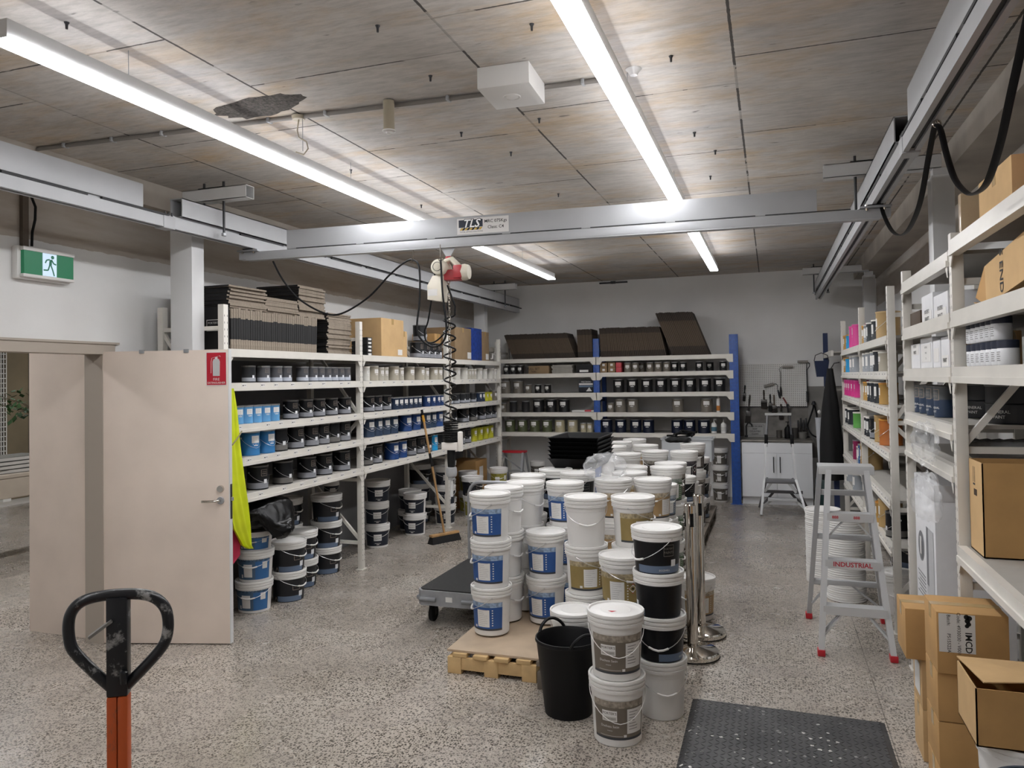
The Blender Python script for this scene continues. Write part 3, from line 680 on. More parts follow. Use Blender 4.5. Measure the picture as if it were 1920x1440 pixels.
# ---------------- pails
def rib_lid(r, h, col=WHT):
    l = MB(); z = h
    l.lathe([(r*.93, z-.062), (r*.975, z-.06), (r*.98, z-.046), (r*.955, z-.044), (r*.955, z-.038), (r*.99, z-.036), (r*.99, z-.024), (r*.965, z-.022), (r*.965, z-.017), (r, z-.015), (r, z-.003), (r*.99, z), (r*.93, z), (r*.91, z-.009), (r*.55, z-.008), (r*.53, z-.006), (0, z-.006)], col, 40)
    return l
def pail(r, h, style, bodymat=WHT, lidcol=WHT, handle='front', hcol=None, tallband=True, drop=.32):
    def make():
        b = MB(); rb = r*.82; rt = r*.93
        prof = [(0, 0), (rb*.97, 0), (rb, .004), (rb+(rt-rb)*.70, h*.70)]
        if tallband: prof += [(rb+(rt-rb)*.72, h*.715), (rt*.985, h*.72), (rt, h-.055)]
        else: prof += [(rt, h-.055)]
        b.lathe(prof, bodymat, 40)
        rad = lambda z: rb+(rt-rb)*z/h
        la = MB()
        def wrap(z0, z1, a0, a1, m, lift=.0008, n=20): la.lathe([(rad(z0)+lift, z0), (rad(z1)+lift, z1)], m, n, a0=a0, a1=a1)
        def fn(th, z): return lambda u, w, l: ((rad(z+w)+l)*math.cos(th+u/rad(z)), (rad(z+w)+l)*math.sin(th+u/rad(z)), z+w)
        ink = mat('label ink', '6b6a6a', .6)
        if style in ('blue', 'gold', 'taupe', 'tan', 'green', 'dark', 'purple', 'slate'):
            c1, c2, c3 = {'blue': ('27518f', '3f6fa8', '8fa3bd'), 'gold': ('8f7b4a', '9c8a5e', 'a8997a'), 'taupe': ('6f665b', '6f665b', '9a9083'), 'tan': ('a58860', 'a0906f', 'b3a68f'), 'green': ('4e6b48', '5d7a55', '9aa39a'), 'dark': ('473f38', '473f38', '8f887f'), 'purple': ('29242b', '29242b', '4a4448'), 'slate': ('6d7a8a', '7d8a9a', 'a5adb6')}[style]
            z0, z1 = h*.115, h*.70
            m1 = mat('wrap '+c1, c1, .5, noise=.18, nscale=5); m3 = mat('wrap pattern '+c3, c3, .55, noise=.5, nscale=55)
            half = 1.15
            wrap(z0, z1, FR-half, FR+half, m1, .0005, 22); wrap(z1-h*.10, z1, FR-half, FR+half, m3, .0009, 22); wrap(z0, z0+.012, FR-half, FR+half, mat('wrap dark', '3a3d42', .5), .0009, 22)
            if style == 'taupe':
                wrap(z0+.03, z1-h*.12, FR+.28, FR+1.05, LBL, .0011, 10)
                for k in range(7): wrap(z0+.05+.014*k, z0+.053+.014*k, FR+.36, FR+.36+R.uniform(.25, .5), ink, .0014, 4)
                zc = h*.475; la.lathe([(rad(zc-.026)+.0012, zc-.026), (rad(zc+.026)+.0012, zc+.026)], LBL, 8, a0=FR-.72, a1=FR-.12)
                la.lathe([(rad(zc-.022)+.0015, zc-.022), (rad(zc-.004)+.0015, zc-.004)], mat('plate grey', 'b4b0aa', .5), 8, a0=FR-.69, a1=FR-.15)
                gi = mat('plate ink', '4f4a44', .6)
                la.text("PORTER'S", .0165, gi, fn=fn(FR-.42, zc+.012), lift=.0016, bold=.01); la.text('ORIGINAL PAINTS', .0072, gi, fn=fn(FR-.42, zc-.013), lift=.0018, bold=.01)
                la.text('Duchess Satin', .0165, LBL, fn=fn(FR-.42, h*.315), lift=.0012); la.text('INTERIOR', .006, LBL, fn=fn(FR-.42, h*.25), lift=.0012)
                wrap(z0+.018, z0+.0195, FR-.85, FR+.1, LBL, .0012, 8); wrap(z0+.014, z0+.026, FR+.14, FR+.26, LBL, .0013, 3)
            else:
                wrap(z0+.022, z1-h*.15, FR-.30, FR+.42, LBL, .0011, 10)
                for k in range(9): wrap(z0+.034+.012*k, z0+.0352+.012*k, FR-.22, FR-.22+R.uniform(.25, .55), ink, .0014, 4)
                for k in range(7): wrap(z0+.03+.016*k, z0+.037+.016*k, FR+.55, FR+.62, LBL, .0011, 2)
                wrap(z0+.016, z0+.03, FR-.52, FR-.38, LBL, .0012, 3)
                if style in ('gold', 'purple'):
                    zc = h*.42
                    for k, (mm, ss) in enumerate(((RED, .03), (LBL, .025), (INK, .008))):
                        la.add([fn(FR+.85, zc)(x*ss, y*ss, .0012+.0004*k) for x, y in ((-1, 0), (0, -1), (1, 0), (0, 1))], [(0, 1, 2, 3)], mm)
        elif style == 'black':
            wrap(.006, h-.06, 0, 2*PI, mat('pail black', '0c0d10', .38, spec=.3), .0006, 40)
            wrap(.008, h*.20, FR-1.0, FR+1.3, mat('pail slate band', '5f6f86', .4), .001, 22)
            frs = mat('logo grey', '6d6a66', .5); th = FR+.5; zc = h*.54; s = r*.5
            for (u0, u1, w0, w1) in ((-.5, .5, .40, .44), (-.5, .5, -.44, -.40), (-.5, -.46, -.44, .44), (.46, .5, -.44, .44)):
                la.lathe([(rad(zc+w0*s)+.0011, zc+w0*s), (rad(zc+w1*s)+.0011, zc+w1*s)], frs, 5, a0=th+u0*s/r, a1=th+u1*s/r)
            la.text("PORTER'S", s*.2, frs, fn=fn(th, zc+s*.14), lift=.0012, bold=.01); la.text('PAINTS', s*.26, frs, fn=fn(th, zc-s*.15), lift=.0012, bold=.01)
            la.text('EGGSHELL', .013, LBL, fn=fn(FR+.3, h*.10), lift=.0016)
            la.lathe([(rad(h*.18)+.0014, h*.18), (rad(h*.28)+.0014, h*.28), (rad(h*.33)+.0014, h*.33)], mat('tag white', 'dfe1e4', .5), 6, a0=FR+.62, a1=FR+.88)
        elif style in ('floorblack', 'floorblue', 'floornavy', 'floorgrey', 'flooryellow'):
            c = {'floorblack': '15171c', 'floorblue': '46607a', 'floornavy': '1a202c', 'floorgrey': '5b564f', 'flooryellow': '8d8638'}[style]
            m1 = mat('wrap '+c, c, .45, noise=.08, nscale=8)
            full = style == 'floorblack'
            if full: wrap(.004, h-.052, 0, 2*PI, m1, .0006, 40)
            else: wrap(h*.09, h*.72, FR-1.25, FR+1.25, m1, .0006, 24); wrap(h*.66, h*.73, FR-1.25, FR+1.25, mat('wrap pattern '+c, c, .5, noise=.6, nscale=60), .001, 24)
            if style == 'floorblack':
                wrap(.006, h*.2, FR-.8, FR+.9, mat('pail slate band', '5f6f86', .4), .001, 18)
                g = mat('logo bronze', '77695c', .5); frame_patch(la, rad(h*.5), FR+.45, h*.5, r*.4, r*.36, .004, g)
                la.text('PAINTS', r*.08, g, fn=fn(FR+.45, h*.5), lift=.0012)
                la.lathe([(rad(h*.16)+.0014, h*.16), (rad(h*.26)+.0014, h*.26), (rad(h*.33)+.0014, h*.33)], mat('tag white', 'dfe1e4', .5), 6, a0=FR+.65, a1=FR+.95)
                la.add([fn(FR-.95, h*.1)(x*.022, y*.022, .0012) for x, y in ((-1, -1), (1, -1), (0, 1))], [(0, 1, 2)], g)
            elif style == 'floornavy':
                wrap(h*.32, h*.6, FR-.38, FR+.32, LBL, .0011, 8); la.text("PORTER'S", .02, ink, fn=fn(FR-.03, h*.5), lift=.0014); la.text('PAINTS', .02, ink, fn=fn(FR-.03, h*.4), lift=.0014)
                wrap(h*.2, h*.215, FR-.3, FR+.25, LBL, .0011, 4); wrap(h*.14, h*.17, FR-.14, FR+.1, LBL, .0011, 4)
            else:
                wrap(h*.17, h*.58, FR-.42, FR+.12, LBL, .0011, 8); wrap(h*.42, h*.64, FR+.72, FR+1.05, LBL, .0011, 5); wrap(h*.14, h*.25, FR-.62, FR-.5, LBL, .0011, 3)
                if style == 'floorblue': wrap(h*.09, h*.68, FR+.3, FR+1.2, mat('wrap bright blue', '31659a', .45), .0009, 10)
        parts = [('body', b, [('label_print', la)] if la.v else []), ('lid', rib_lid(r, h, lidcol), [])]
        if handle:
            th = {'front': FR, 'left': FR-1.0, 'right': FR+.9}[handle]; m_ = hcol or WIRE
            w_, g_ = bail(rt*1.0, h*.80, h*drop, th, m_, .002, grip=(WHT if hcol is not WHT else None), lean=.006)
            parts.append(('handle', w_, [('grip', g_)] if g_ else []))
        return parts
    return make
PHT = {}
def put_pail(key, maker, p, rz, label, group, tilt=0.):
    return place(key, maker, 'paint_pail', p, rz, label, 'paint pail', group)
# ------------------------------------------------------------------ racks
HOLE = mat('post hole', '55534f', .8)
def post_mesh(b, u, v, h, m, w=.05, d=.05, front=True):
    b.box(u-w/2, u+w/2, v, v+d, .004, h, m, .003)
    if front:
        z = .08
        while z < h-.05:
            for s_ in (-.3, .3): b.add([(u+s_*w-.002, v-.0006, z), (u+s_*w+.003, v-.0006, z), (u+s_*w+.002, v-.0006, z+.014), (u+s_*w-.003, v-.0006, z+.014)], [(0, 1, 2, 3)], HOLE)
            z += .05
    b.box(u-min(w*.9, w/2+.02), u+min(w*.9, w/2+.02), v-.01, v+d+.01, 0, .006, m)
def beam_mesh(u0, u1, v, z, h, m, tickets=0, sgn=1, gus=True, conn=None):
    b = MB(); c = conn or m
    b.box(u0, u1, v-.004*sgn if sgn > 0 else v, v+.03 if sgn > 0 else v+.034, z-h, z, m)
    if sgn > 0: b.box(u0, u1, v-.012, v-.004, z-h, z-h*.62, m)
    for k in range(tickets):
        uu = u0+.06+(u1-u0-.12)*(k+R.uniform(.2, .8))/tickets; b.box(uu-.028, uu+.028, v-.0052, v-.004, z-h*.55, z-.006, LBL); b.box(uu-.018, uu-.006, v-.0056, v-.0052, z-h*.42, z-h*.28, INK); b.box(uu+.0, uu+.02, v-.0056, v-.0052, z-h*.36, z-h*.3, HOLE)
    if gus and sgn > 0:
        for e, d in ((u0, 1), (u1, -1)):
            b.add([(e, v-.005, z), (e, v-.005, z-h-.05), (e+d*.012, v-.005, z-h-.05), (e+d*.05, v-.005, z-h), (e, v+.0, z-h-.05), (e+d*.012, v+.0, z-h-.05), (e+d*.05, v+.0, z-h)], [(0, 1, 2, 3), (1, 4, 5, 2), (2, 5, 6, 3)] if d > 0 else [(3, 2, 1, 0), (2, 5, 4, 1), (3, 6, 5, 2)], c)
            if conn: b.box(e-.05 if d > 0 else e-.002, e+.002 if d > 0 else e+.05, v-.014, v-.006, z-h-.05, z+.002, c)
    return b
def rack(label, group, posts, bays, depth, loc, rz, ph=2.37, pm=W_PAINT, pw=.05, tick=8, bh=.06, conn=None, board=None):
    """posts: positions along the front; bays: (post index a, post index b, shelf heights)"""
    t = thing('storage_rack', label, 'storage rack', loc, rz, group); bm_ = board or mat('shelf board', 'a8a49d', .6, noise=.08, nscale=6)
    for i, u in enumerate(posts):
        w = pw[i] if isinstance(pw, (list, tuple)) else pw; m = pm[i] if isinstance(pm, (list, tuple)) else pm
        b = MB(); post_mesh(b, u, 0, ph, m, w); b.build('upright', t)
        b = MB(); post_mesh(b, u, depth-.05, ph, m, min(w, .06), front=False); b.build('upright', t)
        zs = [.25, .85, 1.45, 2.2]
        for k, z in enumerate(zs): MB().bar((u, .05, z), (u, depth-.05, z), .025, .03, m).build('frame_brace', t, 0)
        for k in range(3): MB().bar((u, .04 if k % 2 == 0 else depth-.04, zs[k]+.03), (u, depth-.04 if k % 2 == 0 else .04, zs[k+1]-.03), .022, .028, m).build('frame_brace', t, 0)
    for a, c, lv in bays:
        wa = (pw[a] if isinstance(pw, (list, tuple)) else pw)/2; wc = (pw[c] if isinstance(pw, (list, tuple)) else pw)/2
        u0, u1 = posts[a]+wa, posts[c]-wc
        for j, z in enumerate(lv):
            beam_mesh(u0, u1, 0, z, bh, W_PAINT, tick if j else 0, conn=conn).build('beam', t, 0)
            beam_mesh(u0, u1, depth-.03, z, bh, W_PAINT, 0, -1).build('beam', t, 0)
            MB().box(u0, u1, .031, depth-.032, z-.018, z-.001, bm_).build('shelf_board', t, 0)
    return t
LV = [2.05, 1.80, 1.49, 1.24, .965]; XF = -3.725
rack('long white rack of paint tins along the wall behind the open door', 'white storage racks', [4.51, 6.42, 8.48, 10.37], [(0, 1, LV), (1, 2, LV), (2, 3, LV)], .60, (XF, 0, 0), PI/2)
BV = [2.095, 1.865, 1.57, 1.28, .98]; YB0 = 11.0
rack('back wall rack with white beams on blue uprights', 'white storage racks', [-4.02, -2.447, -.49], [(0, 1, BV), (1, 2, BV)], .58, (0, YB0, 0), 0, pm=[W_PAINT, BLUE, BLUE], pw=[.05, .09, .12], tick=0, conn=W_PAINT, bh=.062)
RV = [2.06, 1.81, 1.555, 1.24, .91, .58]; XA = .77
# aisle racks face the camera side: local length runs towards the camera
rack('white aisle rack of coloured tins leading to the sink', 'white storage racks', [-9.49, -7.615, -5.83], [(0, 1, RV), (1, 2, RV)], .58, (XA, 0, 0), -PI/2, ph=2.40, tick=12)
rack('white aisle rack holding boxes, tall cartons and bottles', 'white storage racks', [-5.17, -3.85, -1.75], [(0, 1, [2.345, 2.065, 1.82, 1.56, 1.37]), (1, 2, [2.385, 2.065, 1.82, 1.03])], .62, (XA, 0, 0), -PI/2, ph=2.42, tick=0, bh=.07)

# ------------------------------------------------------------------ tins on the long rack
S2, S3, S4, S5 = LV[1], LV[2], LV[3], LV[4]
def L(z, ents, shelf, bay): row('L', z, ents, '%s shelf, %s bay, long rack' % (shelf, bay), 'tins on the %s shelf of the long rack' % shelf, XF, 'door')
L(S2, [(466, 'sd'), (494, 'ss'), (517, 'ss'), (535, 'ss'), (567, 'ss'), (585, 'ss'), (598, 'ss'), (611, 'ss'), (623, 'ss'), (635, 'ss'), (646, 'ss')], 'second', 'door')
L(S3, [(443, 'bs'), (457, 'bs'), (474, 'bs'), (494, 'bs'), (512, 'bs'), (545, 'bm'), (573, 'bm'), (596, 'bm'), (620, 'bm'), (645, 'bm')], 'third', 'door')
L(S4, [(468, 'bb'), (497, 'bb'), (520, 'bd'), (552, 'bl'), (580, 'bl'), (601, 'bl'), (618, 'bd'), (641, 'bl')], 'fourth', 'door')
L(S5, [(483, 'bl'), (530, 'bd'), (575, 'bl'), (606, 'bl'), (640, 'bl')], 'lowest', 'door')
L(S2, [(684, 'ws'), (697, 'tl'), (711, 'ts'), (719, 'ts'), (736, 'tl'), (748, 'ts'), (766, 'tl'), (785, 'tl'), (797, 'ts'), (815, 'tl'), (829, 'tl')], 'second', 'middle')
L(S3, [(690, 'bm'), (705, 'bm'), (722, 'bm'), (739, 'ns'), (748, 'ns'), (757, 'ns'), (766, 'ns'), (775, 'ns'), (783, 'ns'), (799, 'nb'), (809, 'nb'), (818, 'nb'), (825, 'nb')], 'third', 'middle')
L(S4, [(688, 'nl'), (703, 'nl'), (718, 'nl'), (733, 'nl'), (759, 'nr'), (776, 'nr'), (795, 'nl'), (806, 'nl'), (821, 'nr')], 'fourth', 'middle')
L(S5, [(684, 'bd'), (702, 'bl'), (734, 'nr'), (750, 'nr'), (767, 'bl'), (784, 'bl'), (797, 'bd'), (813, 'cy'), (826, 'bd')], 'lowest', 'middle')
L(S2, [(842, 'ws'), (854, 'wl'), (868, 'wl'), (876, 'ts'), (881, 'ts'), (886, 'ts'), (896, 'wl'), (907, 'ws'), (919, 'wl'), (928, 'ws')], 'second', 'corner')
L(S3, [(842, 'sd'), (854, 'sd'), (866, 'sd'), (874, 'sd'), (886, 'sd'), (897, 'ns'), (903, 'ns'), (910, 'ys'), (917, 'ys'), (927, 'us')], 'third', 'corner')
L(S4, [(845, 'bd'), (868, 'bl'), (884, 'bd'), (900, 'bl'), (912, 'bl'), (923, 'bl')], 'fourth', 'corner')
L(S5, [(846, 'bd'), (860, 'bl'), (872, 'bl'), (886, 'yl'), (897, 'yl'), (908, 'yl'), (917, 'yl')], 'lowest', 'corner')
# ------------------------------------------------------------------ tins on the back rack
def B(z, ents, shelf, bay): row('B', z, ents, '%s shelf, %s bay, back rack' % (shelf, bay), 'tins on the %s shelf of the back rack' % shelf, YB0, 'door side' if 0 else 'corner')
B(BV[1], [(950, 'ks'), (963, 'ks'), (975, 'ks')], 'second', 'corner')
B(BV[1], [(1177, 'us'), (1191, 'us'), (1203, 'us', .2), (1219, 'us'), (1234, 'us'), (1250, 'us'), (1265, 'ks'), (1281, 'ks'), (1311, 'ks'), (1331, 'ks', .2), (1356, 'ks')], 'second', 'sink')
B(BV[2], [(948, 'ul'), (972, 'ul'), (991, 'us'), (1009, 'ks'), (1027, 'ks')], 'third', 'corner')
B(BV[2], [(1160, 'kl'), (1186, 'kl'), (1213, 'kl'), (1240, 'kl'), (1267, 'kl'), (1294, 'kl'), (1322, 'kl'), (1349, 'kl')], 'third', 'sink')
B(BV[3], [(944, 'us'), (963, 'kd'), (986, 'kd'), (1010, 'kl'), (1034, 'kl'), (1058, 'kl')], 'fourth', 'corner')
B(BV[3], [(1145, 'us'), (1163, 'ul'), (1187, 'ul'), (1271, 'ul'), (1325, 'ul')], 'fourth', 'sink')
B(BV[4], [(957, 'gl'), (980, 'gl'), (1003, 'gl'), (1026, 'gl'), (1050, 'el'), (1074, 'el'), (1094, 'es'), (1106, 'es')], 'lowest', 'corner')
B(BV[4], [(1138, 'kn'), (1164, 'kn'), (1192, 'kn'), (1216, 'kn'), (1270, 'kn'), (1293, 'kn'), (1320, 'kn')], 'lowest', 'sink')
# ------------------------------------------------------------------ tins on the aisle rack
def AR(z, ents, shelf, bay): row('R', z, ents, '%s shelf, %s bay, aisle rack' % (shelf, bay), 'tins on the %s shelf of the aisle rack' % shelf, XA, 'camera')
AR(RV[0], [(1583, 'or'), (1590, 'sb'), (1597, 'pl'), (1603, 'pl')], 'top', 'sink')
AR(RV[0], [(1617, 'or'), (1623, 'wk'), (1630, 'bw'), (1640, 'bw'), (1650, 'oc')], 'top', 'near')
AR(RV[1], [(1583, 'or'), (1589, 'sb'), (1597, 'wk'), (1603, 'wk')], 'second', 'sink')
AR(RV[1], [(1621, 'wk'), (1628, 'wk'), (1637, 'wk'), (1643, 'bw'), (1653, 'tl')], 'second', 'near')
AR(RV[2], [(1582, 'pk'), (1586, 'pk'), (1590, 'pk'), (1595, 'pk'), (1600, 'pk'), (1606, 'pk')], 'third', 'sink')
AR(RV[2], [(1617, 'or'), (1623, 'or'), (1629, 'bw'), (1637, 'bw'), (1645, 'bw'), (1654, 'or')], 'third', 'near')
AR(RV[3], [(1587, 'bw'), (1594, 'bw'), (1604, 'gn')], 'fourth', 'sink')
AR(RV[3], [(1618, 'bw'), (1626, 'bw'), (1637, 'bl'), (1647, 'oc'), (1656, 'ol')], 'fourth', 'near')
AR(RV[4], [(1603, 'mg')], 'fifth', 'sink')
AR(RV[4], [(1617, 'wk'), (1623, 'db'), (1632, 'oc'), (1648, 'oc')], 'fifth', 'near')
AR(RV[5], [(1590, 'wk'), (1603, 'wk')], 'lowest', 'sink')
AR(RV[5], [(1647, 'or'), (1655, 'oc'), (1668, 'bd')], 'lowest', 'near')
# ------------------------------------------------------------------ pails under the long rack
face = lambda p, off=0.: math.atan2(-p.x, p.y)+off
PK = {}
def stack(p, kinds, where, group, pitch, base=0., off=0., jit=.008, names=None, spin=.06):
    """a column of pails standing at p, listed from the bottom"""
    n = len(kinds); zz_ = base
    for i, k in enumerate(kinds):
        key, mk, d = PAILS[k]
        q = Vector((p.x+R.uniform(-jit, jit)*(i > 0), p.y+R.uniform(-jit, jit)*(i > 0), zz_)); zz_ += PHT[k]-.0055
        lv = '' if n == 1 else ('bottom of ' if i == 0 else 'top of ' if i == n-1 else 'middle of ' if n == 3 else ORD[i]+' up in ')
        put_pail(key, mk, q, face(q, off)+R.uniform(-spin, spin), '%s, %s%s' % (d, lv, where), group)
PAILS = {
 'fb': ('p_fb', pail(.148, .245, 'floorblue', hcol=WIRE, tallband=False), 'white pail with blue label'),
 'fk': ('p_fk', pail(.148, .248, 'floorblack', bodymat=mat('black pail body', '15171c', .4), hcol=WIRE, tallband=False, handle='right'), 'black pail with white lid'),
 'fn': ('p_fn', pail(.14, .243, 'floornavy', hcol=WHT, tallband=False), 'white pail with navy label'),
 'fs': ('p_fs', pail(.088, .21, 'floornavy', hcol=WIRE, tallband=False), 'small pail with navy label'),
 'fg': ('p_fg', pail(.118, .26, 'floorgrey', hcol=WIRE, tallband=False), 'pail with taupe label'),
 'fy': ('p_fy', pail(.13, .28, 'flooryellow', hcol=WIRE, tallband=False), 'pail with lime label'),
 'b': ('p_blue', pail(.1375, .305, 'blue', handle='left', drop=.3), 'white pail with blue label'),
 'w': ('p_plain', pail(.1375, .305, 'plain', handle='front', hcol=WIRE, drop=.35), 'unlabelled white pail'),
 'g': ('p_gold', pail(.1375, .305, 'gold', handle='right', drop=.25), 'white pail with gold label'),
 't': ('p_tan', pail(.1375, .305, 'tan', handle='left', drop=.3), 'white pail with tan label'),
 'e': ('p_green', pail(.1375, .305, 'green', handle='right', drop=.3), 'white pail with green label'),
 'd': ('p_dark', pail(.1375, .305, 'dark', handle='front', drop=.3), 'white pail with dark brown label'),
 'p': ('p_purple', pail(.1375, .305, 'purple', handle='front', drop=.3), 'white pail with dark purple label'),
 's': ('p_slate', pail(.12, .27, 'slate', handle='front', drop=.3), 'white pail with slate label'),
 'k': ('p_black', pail(.137, .235, 'black', bodymat=mat('black pail body', '15171c', .4), tallband=False, handle='left', hcol=WIRE, drop=.5), 'black eggshell paint pail'),
 'T': ('p_taupe', pail(.143, .322, 'taupe', handle='front', hcol=WHT, drop=.42), 'white pail with taupe satin paint label'),
}
PHT.update(fb=.245, fk=.248, fn=.243, fs=.21, fg=.26, fy=.28, b=.305, w=.305, g=.305, t=.305, e=.305, d=.305, p=.305, s=.27, k=.235, T=.322)
PRD = dict(fb=.148, fk=.148, fn=.14, fs=.088, fg=.118, fy=.13, s=.12, k=.137, T=.143)
FLG = 'pails on the floor under the long rack'
V = lambda x, y, z=0: Vector((x, y, z))
stack(V(-3.925, 5.06), ['fb', 'fb', 'fb'], 'stack under the black bag', FLG, .236, off=-.35)
TOPB = [o for o in bpy.data.objects if o.get('label', '').startswith('white pail with blue label, top of stack under')][0]; TOPB.scale = (1, 1, .62)
stack(V(-3.84, 5.39), ['fk', 'fk'], 'low stack right of blue pails', FLG, .24, off=.1)
stack(V(-4.24, 5.50), ['fs', 'fs', 'fs'], 'small stack behind the black bag', FLG, .2)
stack(V(-3.98, 5.78), ['fk', 'fk'], 'stack second from the door', FLG, .24, off=.1)
stack(V(-4.03, 6.25), ['fk', 'fk', 'fk'], 'front stack beside the second upright', FLG, .24, off=.1)
stack(V(-4.27, 5.98), ['fk', 'fk', 'fk'], 'rear stack against the wall', FLG, .24, off=.1)
stack(V(-4.19, 6.60), ['fs', 'fs', 'fs', 'fs'], 'narrow stack behind the second upright', FLG, .2, off=.3)
stack(V(-4.10, 7.36), ['fn', 'fn', 'fn'], 'lone stack in the middle bay', FLG, .235, off=.1)
stack(V(-3.985, 8.05), ['fn', 'fn'], 'front stack left of the broom', FLG, .235, off=-.3)
stack(V(-4.17, 8.28), ['fn', 'fn'], 'stack behind the broom handle', FLG, .235, off=-.2)
stack(V(-4.28, 8.80), ['fk', 'fn', 'fk'], 'dim stack behind the broom', FLG, .235)
stack(V(-3.90, 8.72), ['fn', 'fn', 'fn'], 'stack behind the third upright', FLG, .235, off=.3)
stack(V(-4.10, 9.2), ['fk', 'fk', 'fk'], 'stack beside the hoist handle', FLG, .235)
stack(V(-3.93, 9.56), ['fy', 'fy'], 'rear stack by the brown cartons', FLG, .27)
stack(V(-3.75, 9.28), ['fy', 'fk'], 'stack with a strap, below the corner bay', FLG, .265, off=.2)
stack(V(-3.65, 10.02), ['fy', 'fy'], 'stack beside the red-topped ladder', FLG, .27)
for i, (x, y, z, h) in enumerate(((-4.1, 10.0, 0, .33), (-4.1, 10.0, .331, .33))):
    t = thing('cardboard_box', 'dim brown carton, %s of two in the corner bay' % ('lower', 'upper')[i], 'box', (x, y, z), 0, 'cartons in the dim corner')
    MB().box(-.2, .2, -.22, .22, 0, h, CARD2, .004).build('carton', t); MB().box(.2005, .2015, -.08, .06, .1, .24, LBL).build('label_sheet', t)
BR = 'pails under the back rack'
stack(V(-3.45, 11.25), ['fg', 'fg'], 'stack behind the red-topped ladder', BR, .26)
stack(V(-3.12, 11.3), ['fg', 'fg', 'fg'], 'tall stack beside the red-topped ladder', BR, .245)
stack(V(-2.86, 11.3), ['fg', 'fg'], 'stack second from the red-topped ladder', BR, .26)
stack(V(-.72, 11.22), ['fg', 'fg', 'fg'], 'stack against the blue upright', BR, .255)
# ------------------------------------------------------------------ pallets and the pile of pails
def pallet(x0, x1, y0, y1, label, sheet=False, m=PINE):
    t = thing('wooden_pallet', label, 'pallet', ((x0+x1)/2, (y0+y1)/2, 0), 0, 'pallets under the pails'); w = (x1-x0)/2; d = (y1-y0)/2
    for s_ in (-1, 0, 1):
        xx = s_*(w-.045)
        for yy in (-d+.045, 0, d-.045): MB().box(xx-.045, xx+.045, yy-.045, yy+.045, 0, .10, m, .003).build('block', t)
        MB().box(xx-.045, xx+.045, -d+.09, d-.09, .07, .099, m).build('stringer', t, 0)
    MB().box(-w+.09, w-.09, -d+.005, -d+.03, .025, .098, m, .002).build('end_board', t)
    top = .15 if not sheet else .138; n = max(3, int((x1-x0)/.14))
    for k in range(n):
        xc = -w+.08+(2*w-.16)*k/(n-1); MB().box(xc-.045, xc+.045, -d-.012 if sheet and 0 < k < n-1 else -d, d, .101, .124, m, .002).build('deck_board', t)
    MB().box(-w-.01, w+.01, -d+.02, d, .124, top if sheet else .149, PLY if sheet else m, .001).build('deck_sheet', t)
    return t
pallet(-1.92, -1.35, 4.30, 5.75, 'pale pallet with plywood top at the front of the pail pile', True)
DW = mat('dark pallet wood', '6b6258', .8, noise=.15, nscale=8)
pallet(-1.32, -.77, 4.22, 5.62, 'dark pallet hidden behind the black tub', m=DW)
pallet(-1.98, -.70, 5.80, 7.3, 'dark pallet in the middle of the pail pile', m=DW)
pallet(-1.98, -.70, 7.36, 8.75, 'dark pallet second from the back rack', m=DW)
pallet(-1.98, -.70, 8.80, 9.95, 'dark pallet closest to the back rack', m=DW)
PG = 'pails in the big pile'; PT = .1495
def ztop(kinds, base): return base+sum(PHT[k] for k in kinds)-.0055*(len(kinds)-1)
P1 = [
 (921, 922, 'bbb', 'front stack by the trolley', -.5), (950, 911, 'www', 'stack second from trolley', .9), (980, 903, 'www', 'stack third from trolley', .9),
 (995, 889, 'www', 'stack behind trolley row', .4), (1054, 904, 'bbb', 'stack right of trolley row', -.7),
 (1024, 993, 'bb', 'low stack at pallet centre', -.6), (1097, 929, 'wgw', 'stack behind the black tub', .1), (1186, 930, 'wgg', 'stack behind the black pails', .5),
 (1166, 1037, 'gg', 'low stack between tub and pails', -.3),
 (1157, 897, 'ttt', 'stack beside the clear bag', .3), (1218, 897, 'ttt', 'stack behind the chrome posts', .8), (1229, 882, 'tet', 'stack second behind chrome posts', .8),
 (1254, 873, 'eee', 'stack third behind chrome posts', .5), (1197, 874, 'www', 'stack behind the clear bag', .3),
 (1038, 879, 'kkkk', 'stack under black trays', 0.), (1083, 885, 'kkkk', 'stack in front of black trays', 0.),
 (1175, 850, 'wtw', 'stack right of black trays', .2), (1150, 836, 'www', 'stack behind black trays', .2), (1163, 828, 'www', 'second stack behind trays', .2),
 (1211, 834, 'twt', 'stack two behind clear bag', .6), (1190, 823, 'www', 'rearmost stack behind trays', .2), (1246, 845, 'ddd', 'stack below black gloves', 0.),
 (1290, 846, 'wwp', 'stack below the clear tub', .1), (1310, 831, 'ddd', 'rear stack beside clear tub', .3),
]
ST = []
for (px, py, ks, wh, off) in P1:
    p = A(px, py, Z=ztop(ks, PT)); ST.append([p.x, p.y, ks, wh, off, .3 if p.y < 5.3 else 1., PT])
p = A(1075, 1141, Z=ztop('w', PT)); ST.append([p.x, p.y, 'w', 'alone behind the black tub', 0., 1., PT])
for (px, py, ks, wh) in ((1299, 908, 'sss', 'aisle-side stack beside chrome posts'), (1326, 893, 'kkk', 'aisle-side stack third from front'), (1340, 872, 'ddd', 'aisle-side stack fourth from front'), (1350, 858, 'kkk', 'aisle-side stack closest to blue upright')):
    p = A(px, py, Z=ztop(ks, PT)); ST.append([-.83, p.y, ks, wh, .5, .6, PT])
ST.append([-1.16, 9.62, 'ww', 'under the translucent tub, corner side', .4, .5, PT]); ST.append([-.86, 9.62, 'ww', 'under the translucent tub, aisle side', .4, .5, PT])
